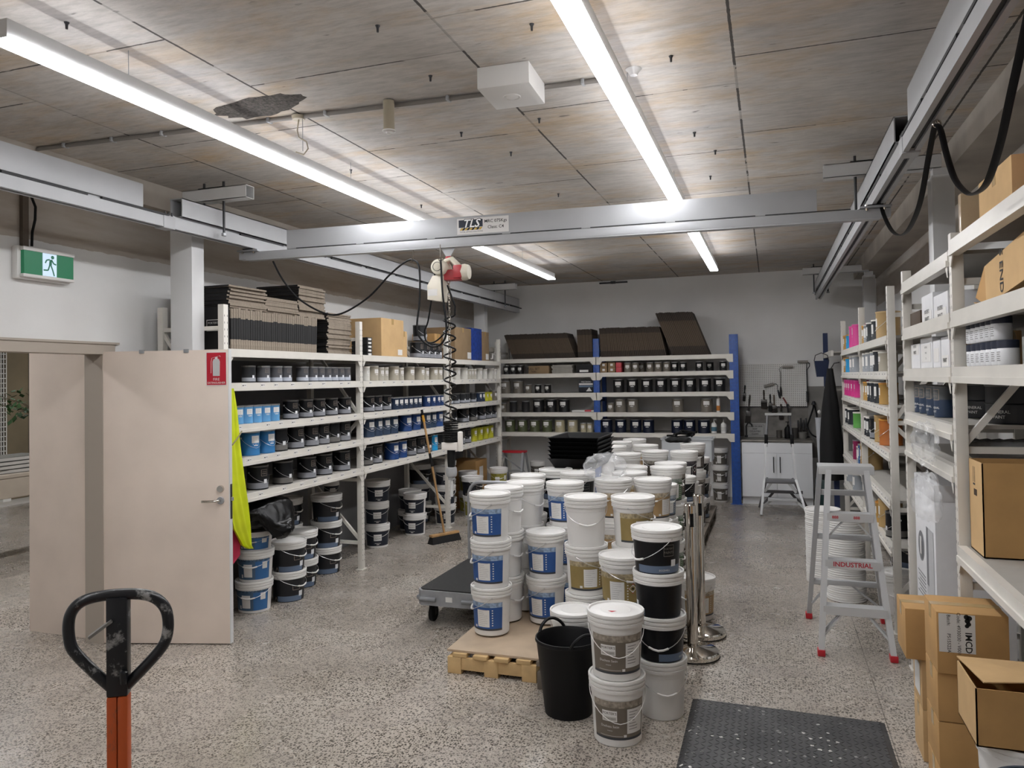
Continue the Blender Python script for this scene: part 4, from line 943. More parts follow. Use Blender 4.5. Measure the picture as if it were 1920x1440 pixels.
for _ in range(200):
    for a in range(len(ST)):
        for c in range(a):
            A_, B_ = ST[a], ST[c]; ra = max(PRD.get(k, .1375) for k in A_[2])+max(PRD.get(k, .1375) for k in B_[2])+.014
            dx, dy = A_[0]-B_[0], A_[1]-B_[1]; dd = math.hypot(dx, dy)
            if dd < ra:
                wa, wb = A_[5], B_[5]; k = (ra-dd)/max(dd, 1e-4)*.6
                A_[0] += dx*k*wa/(wa+wb); A_[1] += dy*k*wa/(wa+wb); B_[0] -= dx*k*wb/(wa+wb); B_[1] -= dy*k*wb/(wa+wb)
    for q in ST: q[0] = min(q[0], -.835)
for x, y, ks, wh, off, w_, b_ in ST: stack(V(x, y), list(ks), wh, PG, 0, b_, off, jit=.004)
p = V(-.56, 5.83); stack(p, ['t'], 'alone on the floor behind the chrome posts', PG, .3, 0., .3)
# front group
stack(V(-.765, 3.785), ['T', 'T'], 'front stack beside black tub', 'pails at the front of the pile', .314, 0., .05, jit=.004, spin=.05)
bp = V(-.592, 4.13)
stack(bp, ['w'], 'below three black pails', 'pails at the front of the pile', .305, 0., .2)
for i, (lv, off) in enumerate((('lowest', .9), ('middle', -2.0), ('topmost', .05))):
    q = V(bp.x-.006*i, bp.y-.002*i, .2995+.2295*i); put_pail('p_black', None, q, face(q, off), 'black eggshell paint pail, %s of three on a white pail' % lv, 'pails at the front of the pile')
# red triangle sticker on the front lid
b = MB()
lid = MB(); lid.add([(-.022, .012, 0), (.022, .012, 0), (0, -.012, 0)], [(2, 1, 0)], RED)
o = lid.build('lid_sticker', smooth=0); o.location = (-.775, 3.745, .3165+.3165+.0005); o.parent = None; tag(o, 'red triangular sticker on the front pail lid', 'sticker'); o.rotation_euler = (0, 0, .1)
# ------------------------------------------------------------------ black flexible tub
t = thing('flexible_tub', 'black rubber tub with loop handles beside the taupe pails', 'tub', (-1.075, 4.0, 0), math.radians(48))
b = MB(); b.lathe([(0, .006), (.118, .006), (.16, .385), (.168, .40), (.174, .40), (.176, .385), (.168, .375), (.128, 0), (0, 0)], BLK, 40).build('body', t)
for s_ in (-1, 1):
    hp_ = [(.172*math.cos(a), s_*.172*abs(math.sin(a)), 0) for a in (0,)]
    pts = [(math.cos(PI*.5+u)*.172*1.0, s_*.172*math.cos(u*.9), .392+.06*math.cos(u*PI/2/.5)**.7) for u in [(-.5+i/12) for i in range(13)]]
    MB().tube(pts, .009, BLK, 8).build('handle', t)
# ------------------------------------------------------------------ trolley
TR = mat('grey trolley plastic', '8f9093', .5, noise=.12, nscale=15)
p0 = A(785, 1104, Z=.27); p1 = A(866, 1054, Z=.27)
t = thing('platform_trolley', 'grey flatbed trolley with black rubber deck and tube handle', 'trolley', (p0.x+.30-.06, p0.y, 0), math.radians(0)); LY = 1.02; t.scale = (.86, 1, 1)
b = MB(); b.ext([(-.26, 0), (.26, 0), (.30, .04), (.30, LY-.04), (.26, LY), (-.26, LY), (-.30, LY-.04), (-.30, .04)], .155, .262, TR).build('deck_frame', t)
b = MB(); b.ext([(-.25, .015), (.25, .015), (.285, .05), (.285, LY-.05), (.25, LY-.015), (-.25, LY-.015), (-.285, LY-.05), (-.285, .05)], .262, .27, mat('speckled rubber deck', '1e1e1e', .7, noise=.6, nscale=90)).build('rubber_deck', t)
for s_ in (-1, 1):
    b = MB(); b.tube([(s_*.12, -.004, .2), (s_*.26, -.004, .2), (s_*.305, .04, .2), (s_*.305, .12, .2)], .017, GRY, 10).build('bumper', t)
MB().box(-.03, .03, -.002, .0, .19, .225, LBL).build('maker_plate', t)
for sx in (-1, 1):
    for sy in (.14, LY-.14):
        b = MB(); b.M = T(sx*.22-.02, sy, .06, ry=PI/2); b.lathe([(0, 0), (.055, 0), (.06, .006), (.06, .034), (.055, .04), (0, .04)], BLKR, 20); b.M = Matrix()
        b.box(sx*.22-.03, sx*.22+.03, sy-.03, sy+.03, .12, .155, DARKM).box(sx*.22-.03, sx*.22-.025, sy-.02, sy+.02, .05, .12, DARKM).box(sx*.22+.025, sx*.22+.03, sy-.02, sy+.02, .05, .12, DARKM).build('castor', t)
ht = A(872, 903, Y=p0.y+LY-.05)
hz = ht.z
b = MB(); yb = LY-.05
def arc(x0, x1, z1, r): return [(x0, yb, .26), (x0, yb, z1-r)]+[(x0+r-r*math.cos(a), yb, z1-r+r*math.sin(a)) for a in [PI/2*i/5 for i in range(1, 6)]]+[(x1-r+r*math.sin(a), yb, z1-r+r*math.cos(a)) for a in [PI/2*i/5 for i in range(6)]]+[(x1, yb, .26)]
b.tube(arc(-.27, .27, hz, .12), .016, mat('grey tube', '9c9da0', .4, .4), 10); b.cyl((-.27, yb, .60), (.27, yb, .60), .014, mat('grey tube', '9c9da0'), 10); b.build('push_handle', t)
# ------------------------------------------------------------------ chrome queue posts
for i, (x, y, lab) in enumerate(((-.515, 5.01, 'front chrome queue post beside the black pails'), (-.50, 5.43, 'rear chrome queue post standing behind the front one'))):
    t = thing('queue_post', lab, 'queue post', (x, y, 0), 0, 'chrome queue posts')
    MB().lathe([(0, 0), (.165, 0), (.168, .004), (.168, .035), (.160, .045), (.06, .06), (.05, .066), (0, .066)], CHROME, 48).build('base', t)
    MB().lathe([(.034, .066), (.034, .80), (.036, .80), (.036, .815)], CHROME, 32).build('post', t)
    b = MB(); b.lathe([(.035, .815), (.035, .925), (.037, .925), (.037, .965), (.03, .972), (0, .974)], CHROME, 32)
    for k in range(4):
        a = k*PI/2+.4; b.box(-.0, 0, 0, 0, 0, 0, BLK) if 0 else b.lathe([(.0365, .83), (.0365, .915)], BLK, 6, a0=a-.33, a1=a+.33)
    b.build('belt_cassette', t)
    MB().lathe([(.169, .006), (.170, .01), (.169, .014)], BLKR, 48).build('base_trim', t)
# ------------------------------------------------------------------ anti fatigue mat
MT = mat('diamond plate rubber', '3b3b3d', .55); g = G(MT); pz = g.pos(); x_, y_, z_ = g.sep(pz)
def dots(th, ox):
    c_, s_ = math.cos(th), math.sin(th)
    u = g.math('ADD', g.math('MULTIPLY', x_, c_/.045), g.math('MULTIPLY', y_, s_/.045)); v = g.math('ADD', g.math('MULTIPLY', x_, -s_/.045), g.math('MULTIPLY', y_, c_/.045))
    fu = g.math('ABSOLUTE', g.math('SUBTRACT', g.math('FRACT', g.math('ADD', u, ox)), .5)); fv = g.math('ABSOLUTE', g.math('SUBTRACT', g.math('FRACT', g.math('ADD', v, ox)), .5))
    return g.math('SUBTRACT', 1., g.math('ADD', g.math('MULTIPLY', fu, 2.4), g.math('MULTIPLY', fv, 9.)), True)
hgt = g.math('MAXIMUM', dots(PI/4, 0.), dots(-PI/4, .5)); g.bump(hgt, 1., .012)
vv = g.n('TexVoronoi'); vv.inputs['Scale'].default_value = 26; g.L.new(pz, vv.inputs['Vector']); cc = g.sep(vv.outputs['Color'])
fl_ = g.math('LESS_THAN', vv.outputs['Distance'], g.math('ADD', g.math('MULTIPLY', g.noise(pz, 90, 3), .5), -.02))
clus = g.ramp(g.noise(pz, 3.5, 3), [(.42, 0.), (.6, 1.)])
fl_ = g.math('MULTIPLY', g.math('MULTIPLY', fl_, g.math('GREATER_THAN', cc[0], .66)), clus)
g.col(g.mix(fl_, g.mix(g.math('MULTIPLY', hgt, .5), g.ramp(g.noise(pz, 5, 4), [(.3, '2e2e30'), (.7, '474748')]), '5a5a5c'), 'e2e0dc'))
b = MB(); x0, x1, y0, y1 = -.452, .512, 2.9, 4.345
b.add([(x0, y0, 0), (x1, y0, 0), (x1, y1-.02, 0), (x0, y1, 0), (x0+.03, y0+.03, .016), (x1-.03, y0+.03, .016), (x1-.03, y1-.05, .016), (x0+.03, y1-.03, .016)], [(0, 1, 5, 4), (1, 2, 6, 5), (2, 3, 7, 6), (3, 0, 4, 7), (4, 5, 6, 7)], MT)
tag(b.build('rubber_mat', smooth=0), 'black diamond-tread rubber mat flecked with white paint on the floor', 'mat')
# ------------------------------------------------------------------ pallet jack
BP = mat('chipped black enamel', '17181a', .3); g = G(BP); pp = g.pos()
g.col(g.mix(g.ramp(g.noise(pp, 14, 6, .7), [(.55, 0.), (.63, .85)]), '15161a', '9b9a98'))
OR_ = mat('scuffed orange enamel', 'b4501f', .4); g = G(OR_); pp = g.pos()
g.col(g.mix(g.ramp(g.noise(g.mapping(pp, (1, 1, .4)), 16, 6, .7), [(.55, 0.), (.66, .9)]), 'b5501f', '5e4a3d'))
jp = A(218, 1440, Z=.78); 
jt = A(222, 1112, Z=1.25)
t = thing('pallet_jack', 'black and orange pallet jack with scuffed loop handle', 'pallet jack', (jt.x, jt.y, 0), math.radians(30))
zt = 1.247
k = lambda L: [(x, 0, zt-z) for x, z in L]
loop = [(-.02, .195), (-.068, .145), (-.106, .10), (-.118, .075), (-.122, .03), (-.116, -.005), (-.095, -.03), (-.06, -.042), (0, -.046), (.06, -.042), (.095, -.028), (.118, .0), (.124, .04), (.119, .08), (.106, .105), (.07, .145), (.02, .195)]
for _ in range(2): loop = [loop[0]]+[((1-u)*a[0]+u*c[0], (1-u)*a[1]+u*c[1]) for a, c in zip(loop, loop[1:]) for u in (.25, .75)]+[loop[-1]]
MB().tube(k([(x, z+.045) for x, z in loop]), .0145, BP, 14).build('handle_loop', t)
MB().box(-.026, .026, -.018, .018, .985, zt-.005, BP, .004).build('control_stem', t)
MB().bar((-.01, -.02, 1.185), (-.062, -.03, 1.148), .02, .007, mat('worn steel', '8a8884', .4, .7)).build('release_lever', t)
MB().lathe([(.0, 0), (.008, 0), (.01, .03), (0, .035)], BP, 10, c=(.018, -.024, 1.02)).build('grease_nipple', t)
b = MB(); b.box(-.026, .0, -.019, .019, .42, .985, OR_, .006).box(.0005, .026, -.019, .019, .42, .985, OR_, .006).build('draw_bar', t)
b = MB(); b.box(-.09, .09, -.09, .09, .10, .30, OR_, .012); b.lathe([(.04, .28), (.04, .42), (0, .42)], DARKM, 20); b.build('pump_body', t)
for s_ in (-1, 1):
    b = MB(); b.M = T(s_*.07-.02, 0, .1, ry=PI/2); b.lathe([(0, 0), (.085, 0), (.1, .01), (.1, .035), (.085, .045), (0, .045)], BLKR, 24); b.build('steer_wheel', t)
    MB().box(s_*.19-.08, s_*.19+.08, -1.2, -.12, .06, .10, OR_, .008).build('fork', t)
MB().box(-.27, .27, -.14, -.09, .06, .36, OR_, .01).build('fork_carriage', t)
# ------------------------------------------------------------------ broom
f0 = A(835, 985, X=-3.55); f0.z = .10
tp = A(792, 775, X=-3.67)
WOOD = mat('worn broom wood', 'b08a5c', .6, noise=.25, nscale=12)
t = thing('push_broom', 'wooden broom with black bristles leaning on the long rack', 'broom', (0, 0, 0))
bb = V(-3.47, 7.74, .0); q0 = V(bb.x, bb.y, .085); q1 = tp
MB().cyl(q0, q1, .0125, WOOD, 10).build('handle', t)
dv = (q1-q0)
MB().cyl(q0+dv*.56, q0+dv*.67, .0145, BLKR, 10).build('grip_tape', t)
MB().cyl(q0+dv*.985, q0+dv*1.03, .014, BLKR, 10).cyl(q0+dv*.93, q0+dv*.985, .0145, mat('yellow grip', 'c8922e', .5), 10).build('end_cap', t)
b = MB(); b.M = T(bb.x, bb.y, 0, rz=math.radians(62)); b.box(-.19, .19, -.03, .03, .075, .10, WOOD, .006).build('head', t)
b = MB(); b.M = T(bb.x, bb.y, 0, rz=math.radians(62)); b.add([(-.185, -.03, .075), (.185, -.03, .075), (.185, .03, .075), (-.185, .03, .075), (-.2, -.05, .0), (.2, -.05, .0), (.2, .05, .0), (-.2, .05, .0)], [(0, 1, 5, 4), (1, 2, 6, 5), (2, 3, 7, 6), (3, 0, 4, 7), (4, 5, 6, 7)], mat('black bristle', '151415', .9, bump=.6, nscale=80)).build('bristles', t)
import mathutils.noise as mn
BKC = mat('black carton', '161516', .7); DKC = mat('dark brown carton', '3d342d', .85, noise=.12, nscale=10); EDG = mat('corrugated edge', '5d5043', .9, noise=.3, nscale=120); EDL = mat('pale board edge', '8f8375', .9, noise=.18, nscale=60)
# flattened cartons standing on edge on the long rack; black printed middle, tan flaps
def blank_parts(w, h, th, e1, e2, mid=None):
    """sheet in the xz plane, thickness along y; long edge faces -z .. +z, visible edge at +x/-y"""
    def make():
        b = MB(); a = h*.24
        b.box(0, w, 0, th*.94, 0, a, e1); b.box(0, w, 0, th*.94, a, h-a, mid or e1); b.box(0, w, 0, th*.94, h-a, h, e2)
        b.add([(.01, -.0006, a*.4), (w-.01, -.0006, a*.4), (w-.01, -.0006, h-.01), (.01, -.0006, h-.01)], [(0, 1, 2, 3)], mid or e1)
        return [('panel', b, [])]
    return make
z0 = LV[0]+.001; y = 4.62; i = 0
while y < 5.72:
    th = .026; hh = R.choice((.30, .305, .31))
    place('blank_long', blank_parts(.50, .31, .026, EDL, EDL, BKC), 'flat_carton', (-4.27, y, z0), 0, 'flattened black carton standing in the row on top of the long rack', 'flat carton', 'flattened cartons on top of the long rack', rx=R.uniform(-.0, .01)-.012*i/10, s=(1, 1, hh/.31))
    y += th+R.choice((.001, .001, .003)); i += 1
# logo on the end carton of that row
b = MB(); b.M = T(-4.02, 4.6185, z0+.18, rx=PI/2)
for c_ in ((-.16, -.04), (.06, .18)):
    b.box(c_[0], c_[1], .035, .04, 0, .0006, LBL).box(c_[0], c_[1], -.045, -.04, 0, .0006, LBL).box(c_[0], c_[0]+.004, -.045, .04, 0, .0006, LBL).box(c_[1]-.004, c_[1], -.045, .04, 0, .0006, LBL)
    b.text("PORTER'S", .022, LBL, ((c_[0]+c_[1])/2, .014, .0006)); b.text('PAINTS', .028, LBL, ((c_[0]+c_[1])/2, -.02, .0006))
# printed end carton carrying the logos
e = MB(); e.box(-4.275, -3.78, 4.585, 4.612, z0, z0+.315, BKC)
b.M = T(0, -.0345, 0) @ b.M if 0 else b.M
t = thing('flat_carton', 'black carton with framed white logos at the door end of the row', 'flat carton', (0, 0, 0)); e.build('panel', t, 0)
lg_ = b.build('logo_print', t, 0); lg_.location = (0, -.0345, 0)
# cartons lying flat in piles
def flat_parts(l, w, th, c1):
    def make():
        b = MB(); b.box(0, w, 0, l, 0, th*.96, c1)
        b.add([(-.0006, .0, .0), (w, -.0006, 0), (w, -.0006, th*.95), (-.0006, -.0006, th*.95)], [(0, 1, 2, 3)], BKC)
        return [('panel', b, [])]
    return make
def flat_pile(key, x, y, z, l, w, th, n, lab, jit=.012):
    for i in range(n):
        place(key, flat_parts(l, w, th, EDL), 'flat_carton', (x+R.uniform(-jit, jit), y+R.uniform(-jit, jit), z+i*th), R.uniform(-.015, .015), lab, 'flat carton', 'flattened cartons: '+lab)
zt_ = z0+.316
flat_pile('flat_a', -4.25, 4.66, zt_, .44, .43, .014, 12, 'flat carton lying in the door-end pile above the standing row')
flat_pile('flat_a', -4.26, 5.115, zt_-.002, .44, .43, .014, 9, 'flat carton lying in the second pile above the standing row')
flat_pile('flat_b', -4.26, 5.575, zt_-.004, .40, .42, .0145, 19, 'flat carton lying in the tallest pile above the standing row', .016)
flat_pile('flat_b', -4.24, 5.985, z0, .385, .42, .0145, 26, 'flat carton in the waist-high pile beside the second upright', .014)
# leaning dark cartons on the back rack
def lean(key, px0, px1, n, h, ang, lab, w=.42):
    a = col_at(px0, BV[0], Y=YB0+.06).x; c = col_at(px1, BV[0], Y=YB0+.06).x; th = (c-a)/n; tk = th*math.cos(math.radians(ang))*.88
    def make():
        b = MB(); q = h*.2
        b.box(0, tk, 0, w, 0, q, DKC).box(0, tk, 0, w, q, h-q, EDG).box(0, tk, 0, w, h-q, h, DKC)
        return [('panel', b, [])]
    for i in range(n):
        u = a+th*i; an = (ang*.25+ang*.75*i/n) if key == 'lean_c' else ang
        place(key, make, 'flat_carton', (u, YB0+.06+R.uniform(-.006, .006), BV[0]+.002+abs(math.sin(ang))*.0), 0, lab, 'flat carton', 'leaning cartons: '+lab, ry=-math.radians(an), s=(1, 1, 1+R.uniform(-.012, .006)))
lean('lean_a', 962, 1080, 36, .40, 21, 'dark flat carton in the leaning row in the corner of the back rack')
lean('lean_b', 1084, 1112, 9, .42, 2, 'dark flat carton in the short upright bunch by the middle blue upright')
lean('lean_c', 1127, 1250, 36, .43, 13, 'dark flat carton in the long row beside the middle blue upright')
lean('lean_d', 1261, 1331, 20, .66, 21, 'large dark flat carton leaning on the row towards the sink')
# ------------------------------------------------------------------ boxes
def carton(label, x0, x1, y0, y1, z0, z1, m=CARD, face_=None, lab=None, tape=True, name='cardboard_box', group=None, rz=0., text=None, part='carton'):
    """closed box; lab = (side, u0, u1, v0, v1) label sheet on that side, fractions of the side"""
    cx, cy = (x0+x1)/2, (y0+y1)/2; t = thing(name, label, 'box', (cx, cy, z0+.001), rz, group); w, d, h = x1-x0, y1-y0, z1-z0
    b = MB(); b.box(-w/2, w/2, -d/2, d/2, 0, h, m, .004); b.build(part, t)
    if tape:
        b = MB(); b.box(-w/2-.001, w/2+.001, -.024, .024, h-.06, h+.0008, mat('parcel tape', 'b39564', .25, coat=.3)); b.build('packing_tape', t, 0)
    if lab:
        s_, u0, u1, v0, v1 = lab[:5]; b = MB()
        if s_ == 'x-': b.box(-w/2-.0016, -w/2-.0008, -d/2+d*u0, -d/2+d*u1, h*v0, h*v1, LBL); fn = lambda u, v, l: (-w/2-.0017-l, d*(u0+u1)/2-d/2-u, h*(v0+v1)/2+v)
        elif s_ == 'x+': b.box(w/2+.0008, w/2+.0016, -d/2+d*u0, -d/2+d*u1, h*v0, h*v1, LBL); fn = lambda u, v, l: (w/2+.0017+l, d*(u0+u1)/2-d/2+u, h*(v0+v1)/2+v)
        else: b.box(-w/2+w*u0, -w/2+w*u1, -d/2-.0016, -d/2-.0008, h*v0, h*v1, LBL); fn = lambda u, v, l: (w*(u0+u1)/2-w/2+u, -d/2-.0017-l, h*(v0+v1)/2+v)
        for tx in (text or ()):
            s, size, u, v = tx[:4]; rot = tx[4] if len(tx) > 4 else 0.; cr, sr = math.cos(rot), math.sin(rot)
            b.text(s, size, INK, fn=lambda p, q, l, u=u, v=v: fn(u+p*cr-q*sr, v+p*sr+q*cr, l), bold=tx[5] if len(tx) > 5 else 0.)
        b.build('label_sheet', t, 0)
    return t
zz = LV[0]
ya, yb_ = A(715, 640, X=-3.80).y, A(757, 640, X=-3.80).y
carton('large tan carton on top of the long rack, middle bay', -4.24, -3.80, ya, yb_, zz, zz+.40, CARD, lab=('x+', .72, .92, .05, .2))
carton('narrow tan carton tucked behind the large one on the long rack', -4.1, -3.84, yb_+.01, yb_+.16, zz, zz+.29, CARD)
y = ya-.13
for i in range(5): carton('tiny black box, %s up of five by the large tan carton' % ORD[i], -4.02, -3.84, y-.09, y+.01, zz+i*.038, zz+i*.038+.036, BKC, lab=('x+', .2, .8, .2, .75), tape=False, name='small_box', group='tiny black boxes')
row('L', zz, [(787, 'bl'), (802, 'bl'), (812, 'bl'), (821, 'bl')], 'top shelf, middle bay, long rack', 'tins on top of the long rack', XF, 'tan carton')
p = col_at(787, zz+.3, X=-3.83); place_tin('bl', (-3.838, p.y+.02, zz+.198), PI/2, 'black tin stacked on the black tins on top of the long rack', 'tins on top of the long rack')
ya = A(800, 640, X=-4.1).y; y3_ = A(846, 640, X=-3.85).y
carton('low brown carton behind the black tins on the long rack', -4.3, -3.99, ya, y3_-.01, zz, zz+.33, CARD2)
y3 = A(846, 640, X=-3.85).y; y4 = A(877, 640, X=-3.85).y
carton('tan carton with white sticker on top of the corner bay', -4.25, -3.80, y3, y4, zz, zz+.42, CARDD, lab=('x+', .75, .98, .05, .25))
y5 = A(897, 640, X=-3.85).y; BLUEC = mat('blue printed carton', '1f3f8f', .5, noise=.5, nscale=25)
carton('blue patterned carton between two brown ones on the corner bay', -4.2, -3.80, y4+.01, y5, zz, zz+.44, BLUEC, tape=False)
y6 = A(914, 640, X=-3.85).y
carton('dull brown carton next to the blue carton on the corner bay', -4.2, -3.80, y5+.01, min(y6, 10.11), zz, zz+.41, CARDD, lab=('x+', .5, .9, .05, .25))
put_pail('p_top', pail(.105, .2, 'floorgrey', bodymat=mat('taupe pail', '77726a', .5), lidcol=mat('taupe pail', '77726a'), hcol=WIRE, tallband=False), V(-3.87, 10.225, zz+.001), PI/2, 'grey pail at the corner end of the top of the long rack', 'pails')
place_tin('ws', (-3.80, A(839, 650, X=-3.8).y, zz+.001), PI/2, 'small white tin beside the third upright on the long rack top', 'tins on top of the long rack')
# back rack boxes
z = BV[1]; xa = lambda px: col_at(px, z, Y=YB0+.04).x
carton('small brown carton with handwriting on the back rack second shelf', xa(991), xa(1029), YB0+.04, YB0+.34, z, z+.12, CARDD, lab=('y', .25, .25, .5, .5), text=(('FULL SET', .05, 0, .015), ('THIN', .035, .0, -.03)), tape=False)
for i in range(7):
    b = MB(); b.box(-.16, .16, -.15, .15, 0, .017, mat('grey paper', 'a29e96', .8, noise=.12, nscale=15), .004)
    tag(b.build('drop_sheet', loc=(xa(1054)+R.uniform(-.01, .01), YB0+.2+R.uniform(-.01, .01), z+.001+i*.0185)), 'grey folded sheet, %s from bottom of the paper pile, back rack' % ORD[i], 'sheet', 'paper pile on the back rack')
carton('black box with white border beside the middle blue upright', xa(1080), xa(1111), YB0+.04, YB0+.3, z, z+.13, BKC, lab=('y', .22, .75, .1, .35), tape=False, text=(('MIX', .03, 0, .05),), name='black_box')
PINK = mat('pink tape', 'c2474f', .5)
for i in range(2):
    for j in range(2):
        x0 = xa(1125+i*15); t = carton('grey brown parcel, %s of pair %s the middle upright' % (('lower', 'upper')[j], ('beside', 'second from')[i]), x0, x0+.105, YB0+.04, YB0+.3, z+j*.075, z+j*.075+.073, CARDD, lab=('y', .35, .7, .3, .75), tape=False, name='parcel', group='parcels on the back rack')
for j in range(2):
    x0 = xa(1155)
    carton('parcel with pink end, %s of two on the back rack' % ('lower', 'upper')[j], x0, x0+.08, YB0+.04, YB0+.3, z+j*.075, z+j*.075+.073, PINK, tape=False, name='parcel', group='parcels on the back rack')
z = BV[2]
t = thing('plaster_bag', 'white and dark printed bag by the middle blue upright', 'bag', (xa(1098), YB0+.14, z+.001))
b = MB(); b.box(-.12, .12, -.07, .07, 0, .19, mat('bag dark', '20222a', .5), .03); b.build('bag_body', t)
b = MB(); b.box(-.105, .105, -.0712, -.0705, .115, .14, LBL).box(-.105, .105, -.0712, -.0705, .082, .108, mat('bag blue', '5f7286', .5)); b.ext([(0, 0), (.001, 0), (.001, .001)], 0, .001, LBL)
b.text('PRECISION', .03, LBL, fn=lambda u, w, l: (u, -.0715-l, .16+w)); b.add([(.0, -.0714, .02), (.09, -.0714, .02), (.05, -.0714, .08)], [(0, 1, 2)], LBL); b.build('bag_print', t, 0)
z = BV[3]
t = thing('flat_packet', 'flat white and red packet on the back rack fourth shelf', 'packet', (xa(1092), YB0+.14, z+.001))
MB().box(-.17, .17, -.08, .08, 0, .03, LBL, .01).build('wrapper', t); MB().box(.03, .13, -.081, .081, .008, .0305, PINK, .002).build('red_print', t)
z = BV[3]; q = col_at(1347, z, Y=YB0+.08)
t = thing('sealant_cartridge', 'white and orange cartridge tube at the sink end of the back rack', 'cartridge', (q.x, q.y, z+.001)); MB().lathe([(0, 0), (.025, 0), (.025, .19), (.01, .2), (.008, .225), (0, .225)], LBL, 18).build('tube', t)
MB().lathe([(.0256, .02), (.0256, .09)], mat('orange print', 'b9732f', .5), 18).build('printed_band', t)
z = BV[4]
for px, lab, c in ((1339, 'white pump bottle with blue label on the back rack', '4c6f80'), (1357, 'plain white pump bottle at the sink end of the back rack', 'c4c3c0')):
    q = col_at(px, z, Y=YB0+.09)
    t = thing('pump_bottle', lab, 'bottle', (q.x, q.y, z+.001), 0, 'pump bottles')
    MB().lathe([(0, 0), (.036, 0), (.038, .01), (.038, .12), (.03, .14), (.013, .15), (.013, .165), (0, .165)], WHT, 20).build('bottle', t); MB().lathe([(.0384, .03), (.0384, .09)], mat('bottle print '+c, c, .5), 20).build('label', t)
    MB().cyl((0, 0, .165), (0, 0, .195), .006, WHT, 10).bar((-.008, 0, .198), (.034, 0, .192), .014, .01, WHT).build('pump', t)
# ------------------------------------------------------------------ black rubbish bag, hi-vis vest, red cloth
def blob(name, c, s, m, label, cat, amp=.12, fr=3., seed=0, sub=4, crease=.0, flat=.0, drape=0.):
    bm = bmesh.new(); bmesh.ops.create_icosphere(bm, subdivisions=sub, radius=1)
    for v in bm.verts:
        p = v.co.copy(); q = p*fr+Vector((seed*3.1, seed*1.7, seed))
        n = mn.noise(q)+.5*mn.noise(q*2.3)+.3*(1-2*abs(mn.noise(q*3.1)))+crease*(abs(mn.noise(Vector((p.x*9, p.y*9, p.z*2.2))))-.2)
        v.co = Vector((p.x*s[0], p.y*s[1], p.z*s[2]))*(1+amp*n)
        if flat and v.co.z < -s[2]*flat: v.co.z = -s[2]*flat+(v.co.z+s[2]*flat)*.1
        if drape and v.co.x > s[0]*.55: v.co.z -= drape*min(1, (v.co.x-s[0]*.55)/(s[0]*.3))
    b = MB(); bm.verts.index_update(); b.add([v.co[:] for v in bm.verts], [[v.index for v in f.verts] for f in bm.faces], m); bm.free()
    o = b.build(name, loc=c, smooth=60); tag(o, label, cat); return o
BAGM = mat('black bin liner', '050506', .28, bump=.2, nscale=6, spec=.28)
blob('rubbish_bag', (-3.89, 5.10, .768), (.27, .27, .13), BAGM, 'black plastic rubbish bag sitting on the blue labelled pails', 'bag', .12, 1.2, 8, 5, .6, .95, drape=.12)
def hang(name, label, cat, prof, m, nx=26, fold=.02, seed=1, piping=None, plane=('x', -3.66)):
    """hung cloth: prof = rows of (z, y0, y1) going down"""
    b = MB(); vs = []; k = nx+1
    for z, y0, y1 in prof:
        for s_ in (0, 1):
            for i in range(k):
                u = i/nx; w = fold*(math.sin(u*9+z*3+seed)+.5*math.sin(u*17+z*5))*(.4+.6*(prof[0][0]-z)/(prof[0][0]-prof[-1][0]+.001))
                vs.append((plane[1]+w+s_*.012, y0+(y1-y0)*u, z))
    fs = []; n = len(prof)
    for j in range(n-1):
        for i in range(nx):
            a = j*2*k+i; c = (j+1)*2*k+i; fs.append((a, c, c+1, a+1)); a += k; c += k; fs.append((a, a+1, c+1, c))
        for e in (0, nx): a = j*2*k+e; c = (j+1)*2*k+e; fs.append((a, a+k, c+k, c) if e == 0 else (a, c, c+k, a+k))
    b.add(vs, fs, m); t = thing(name, label, cat, (0, 0, 0)); b.build('cloth', t, 60)
    if piping: MB().tube(piping, .005, mat('grey piping', '8d8468', .6), 6).build('piping', t)
    return t
HV = mat('hi-vis yellow', 'd2de1e', .7, noise=.1, nscale=9); HVR = mat('crimson cloth', 'a3203f', .8, noise=.12, nscale=9)
hang('safety_vest', 'bright yellow hi-vis vest hanging behind the free edge of the door', 'vest', [(1.76, 4.47, 4.49), (1.6, 4.46, 4.525), (1.35, 4.44, 4.555), (1.1, 4.44, 4.60), (.9, 4.46, 4.64), (.75, 4.50, 4.665), (.62, 4.58, 4.68), (.58, 4.65, 4.685)], HV, fold=.016,
     piping=[(-3.62, 4.44, 1.36), (-3.625, 4.52, 1.42), (-3.63, 4.555, 1.45)])
MB_p = MB().tube([(-3.625, 4.45, 1.2), (-3.615, 4.53, 1.12), (-3.62, 4.56, 1.0), (-3.63, 4.50, .9), (-3.62, 4.53, .78), (-3.61, 4.62, .66), (-3.61, 4.67, .6)], .005, mat('grey piping', '8d8468'), 6)
hang('red_cloth', 'crimson cloth hanging below the yellow vest', 'cloth', [(.92, 4.45, 4.5), (.8, 4.43, 4.56), (.66, 4.42, 4.59), (.55, 4.43, 4.58), (.5, 4.44, 4.5)], HVR, fold=.012, seed=4, plane=('x', -3.70))
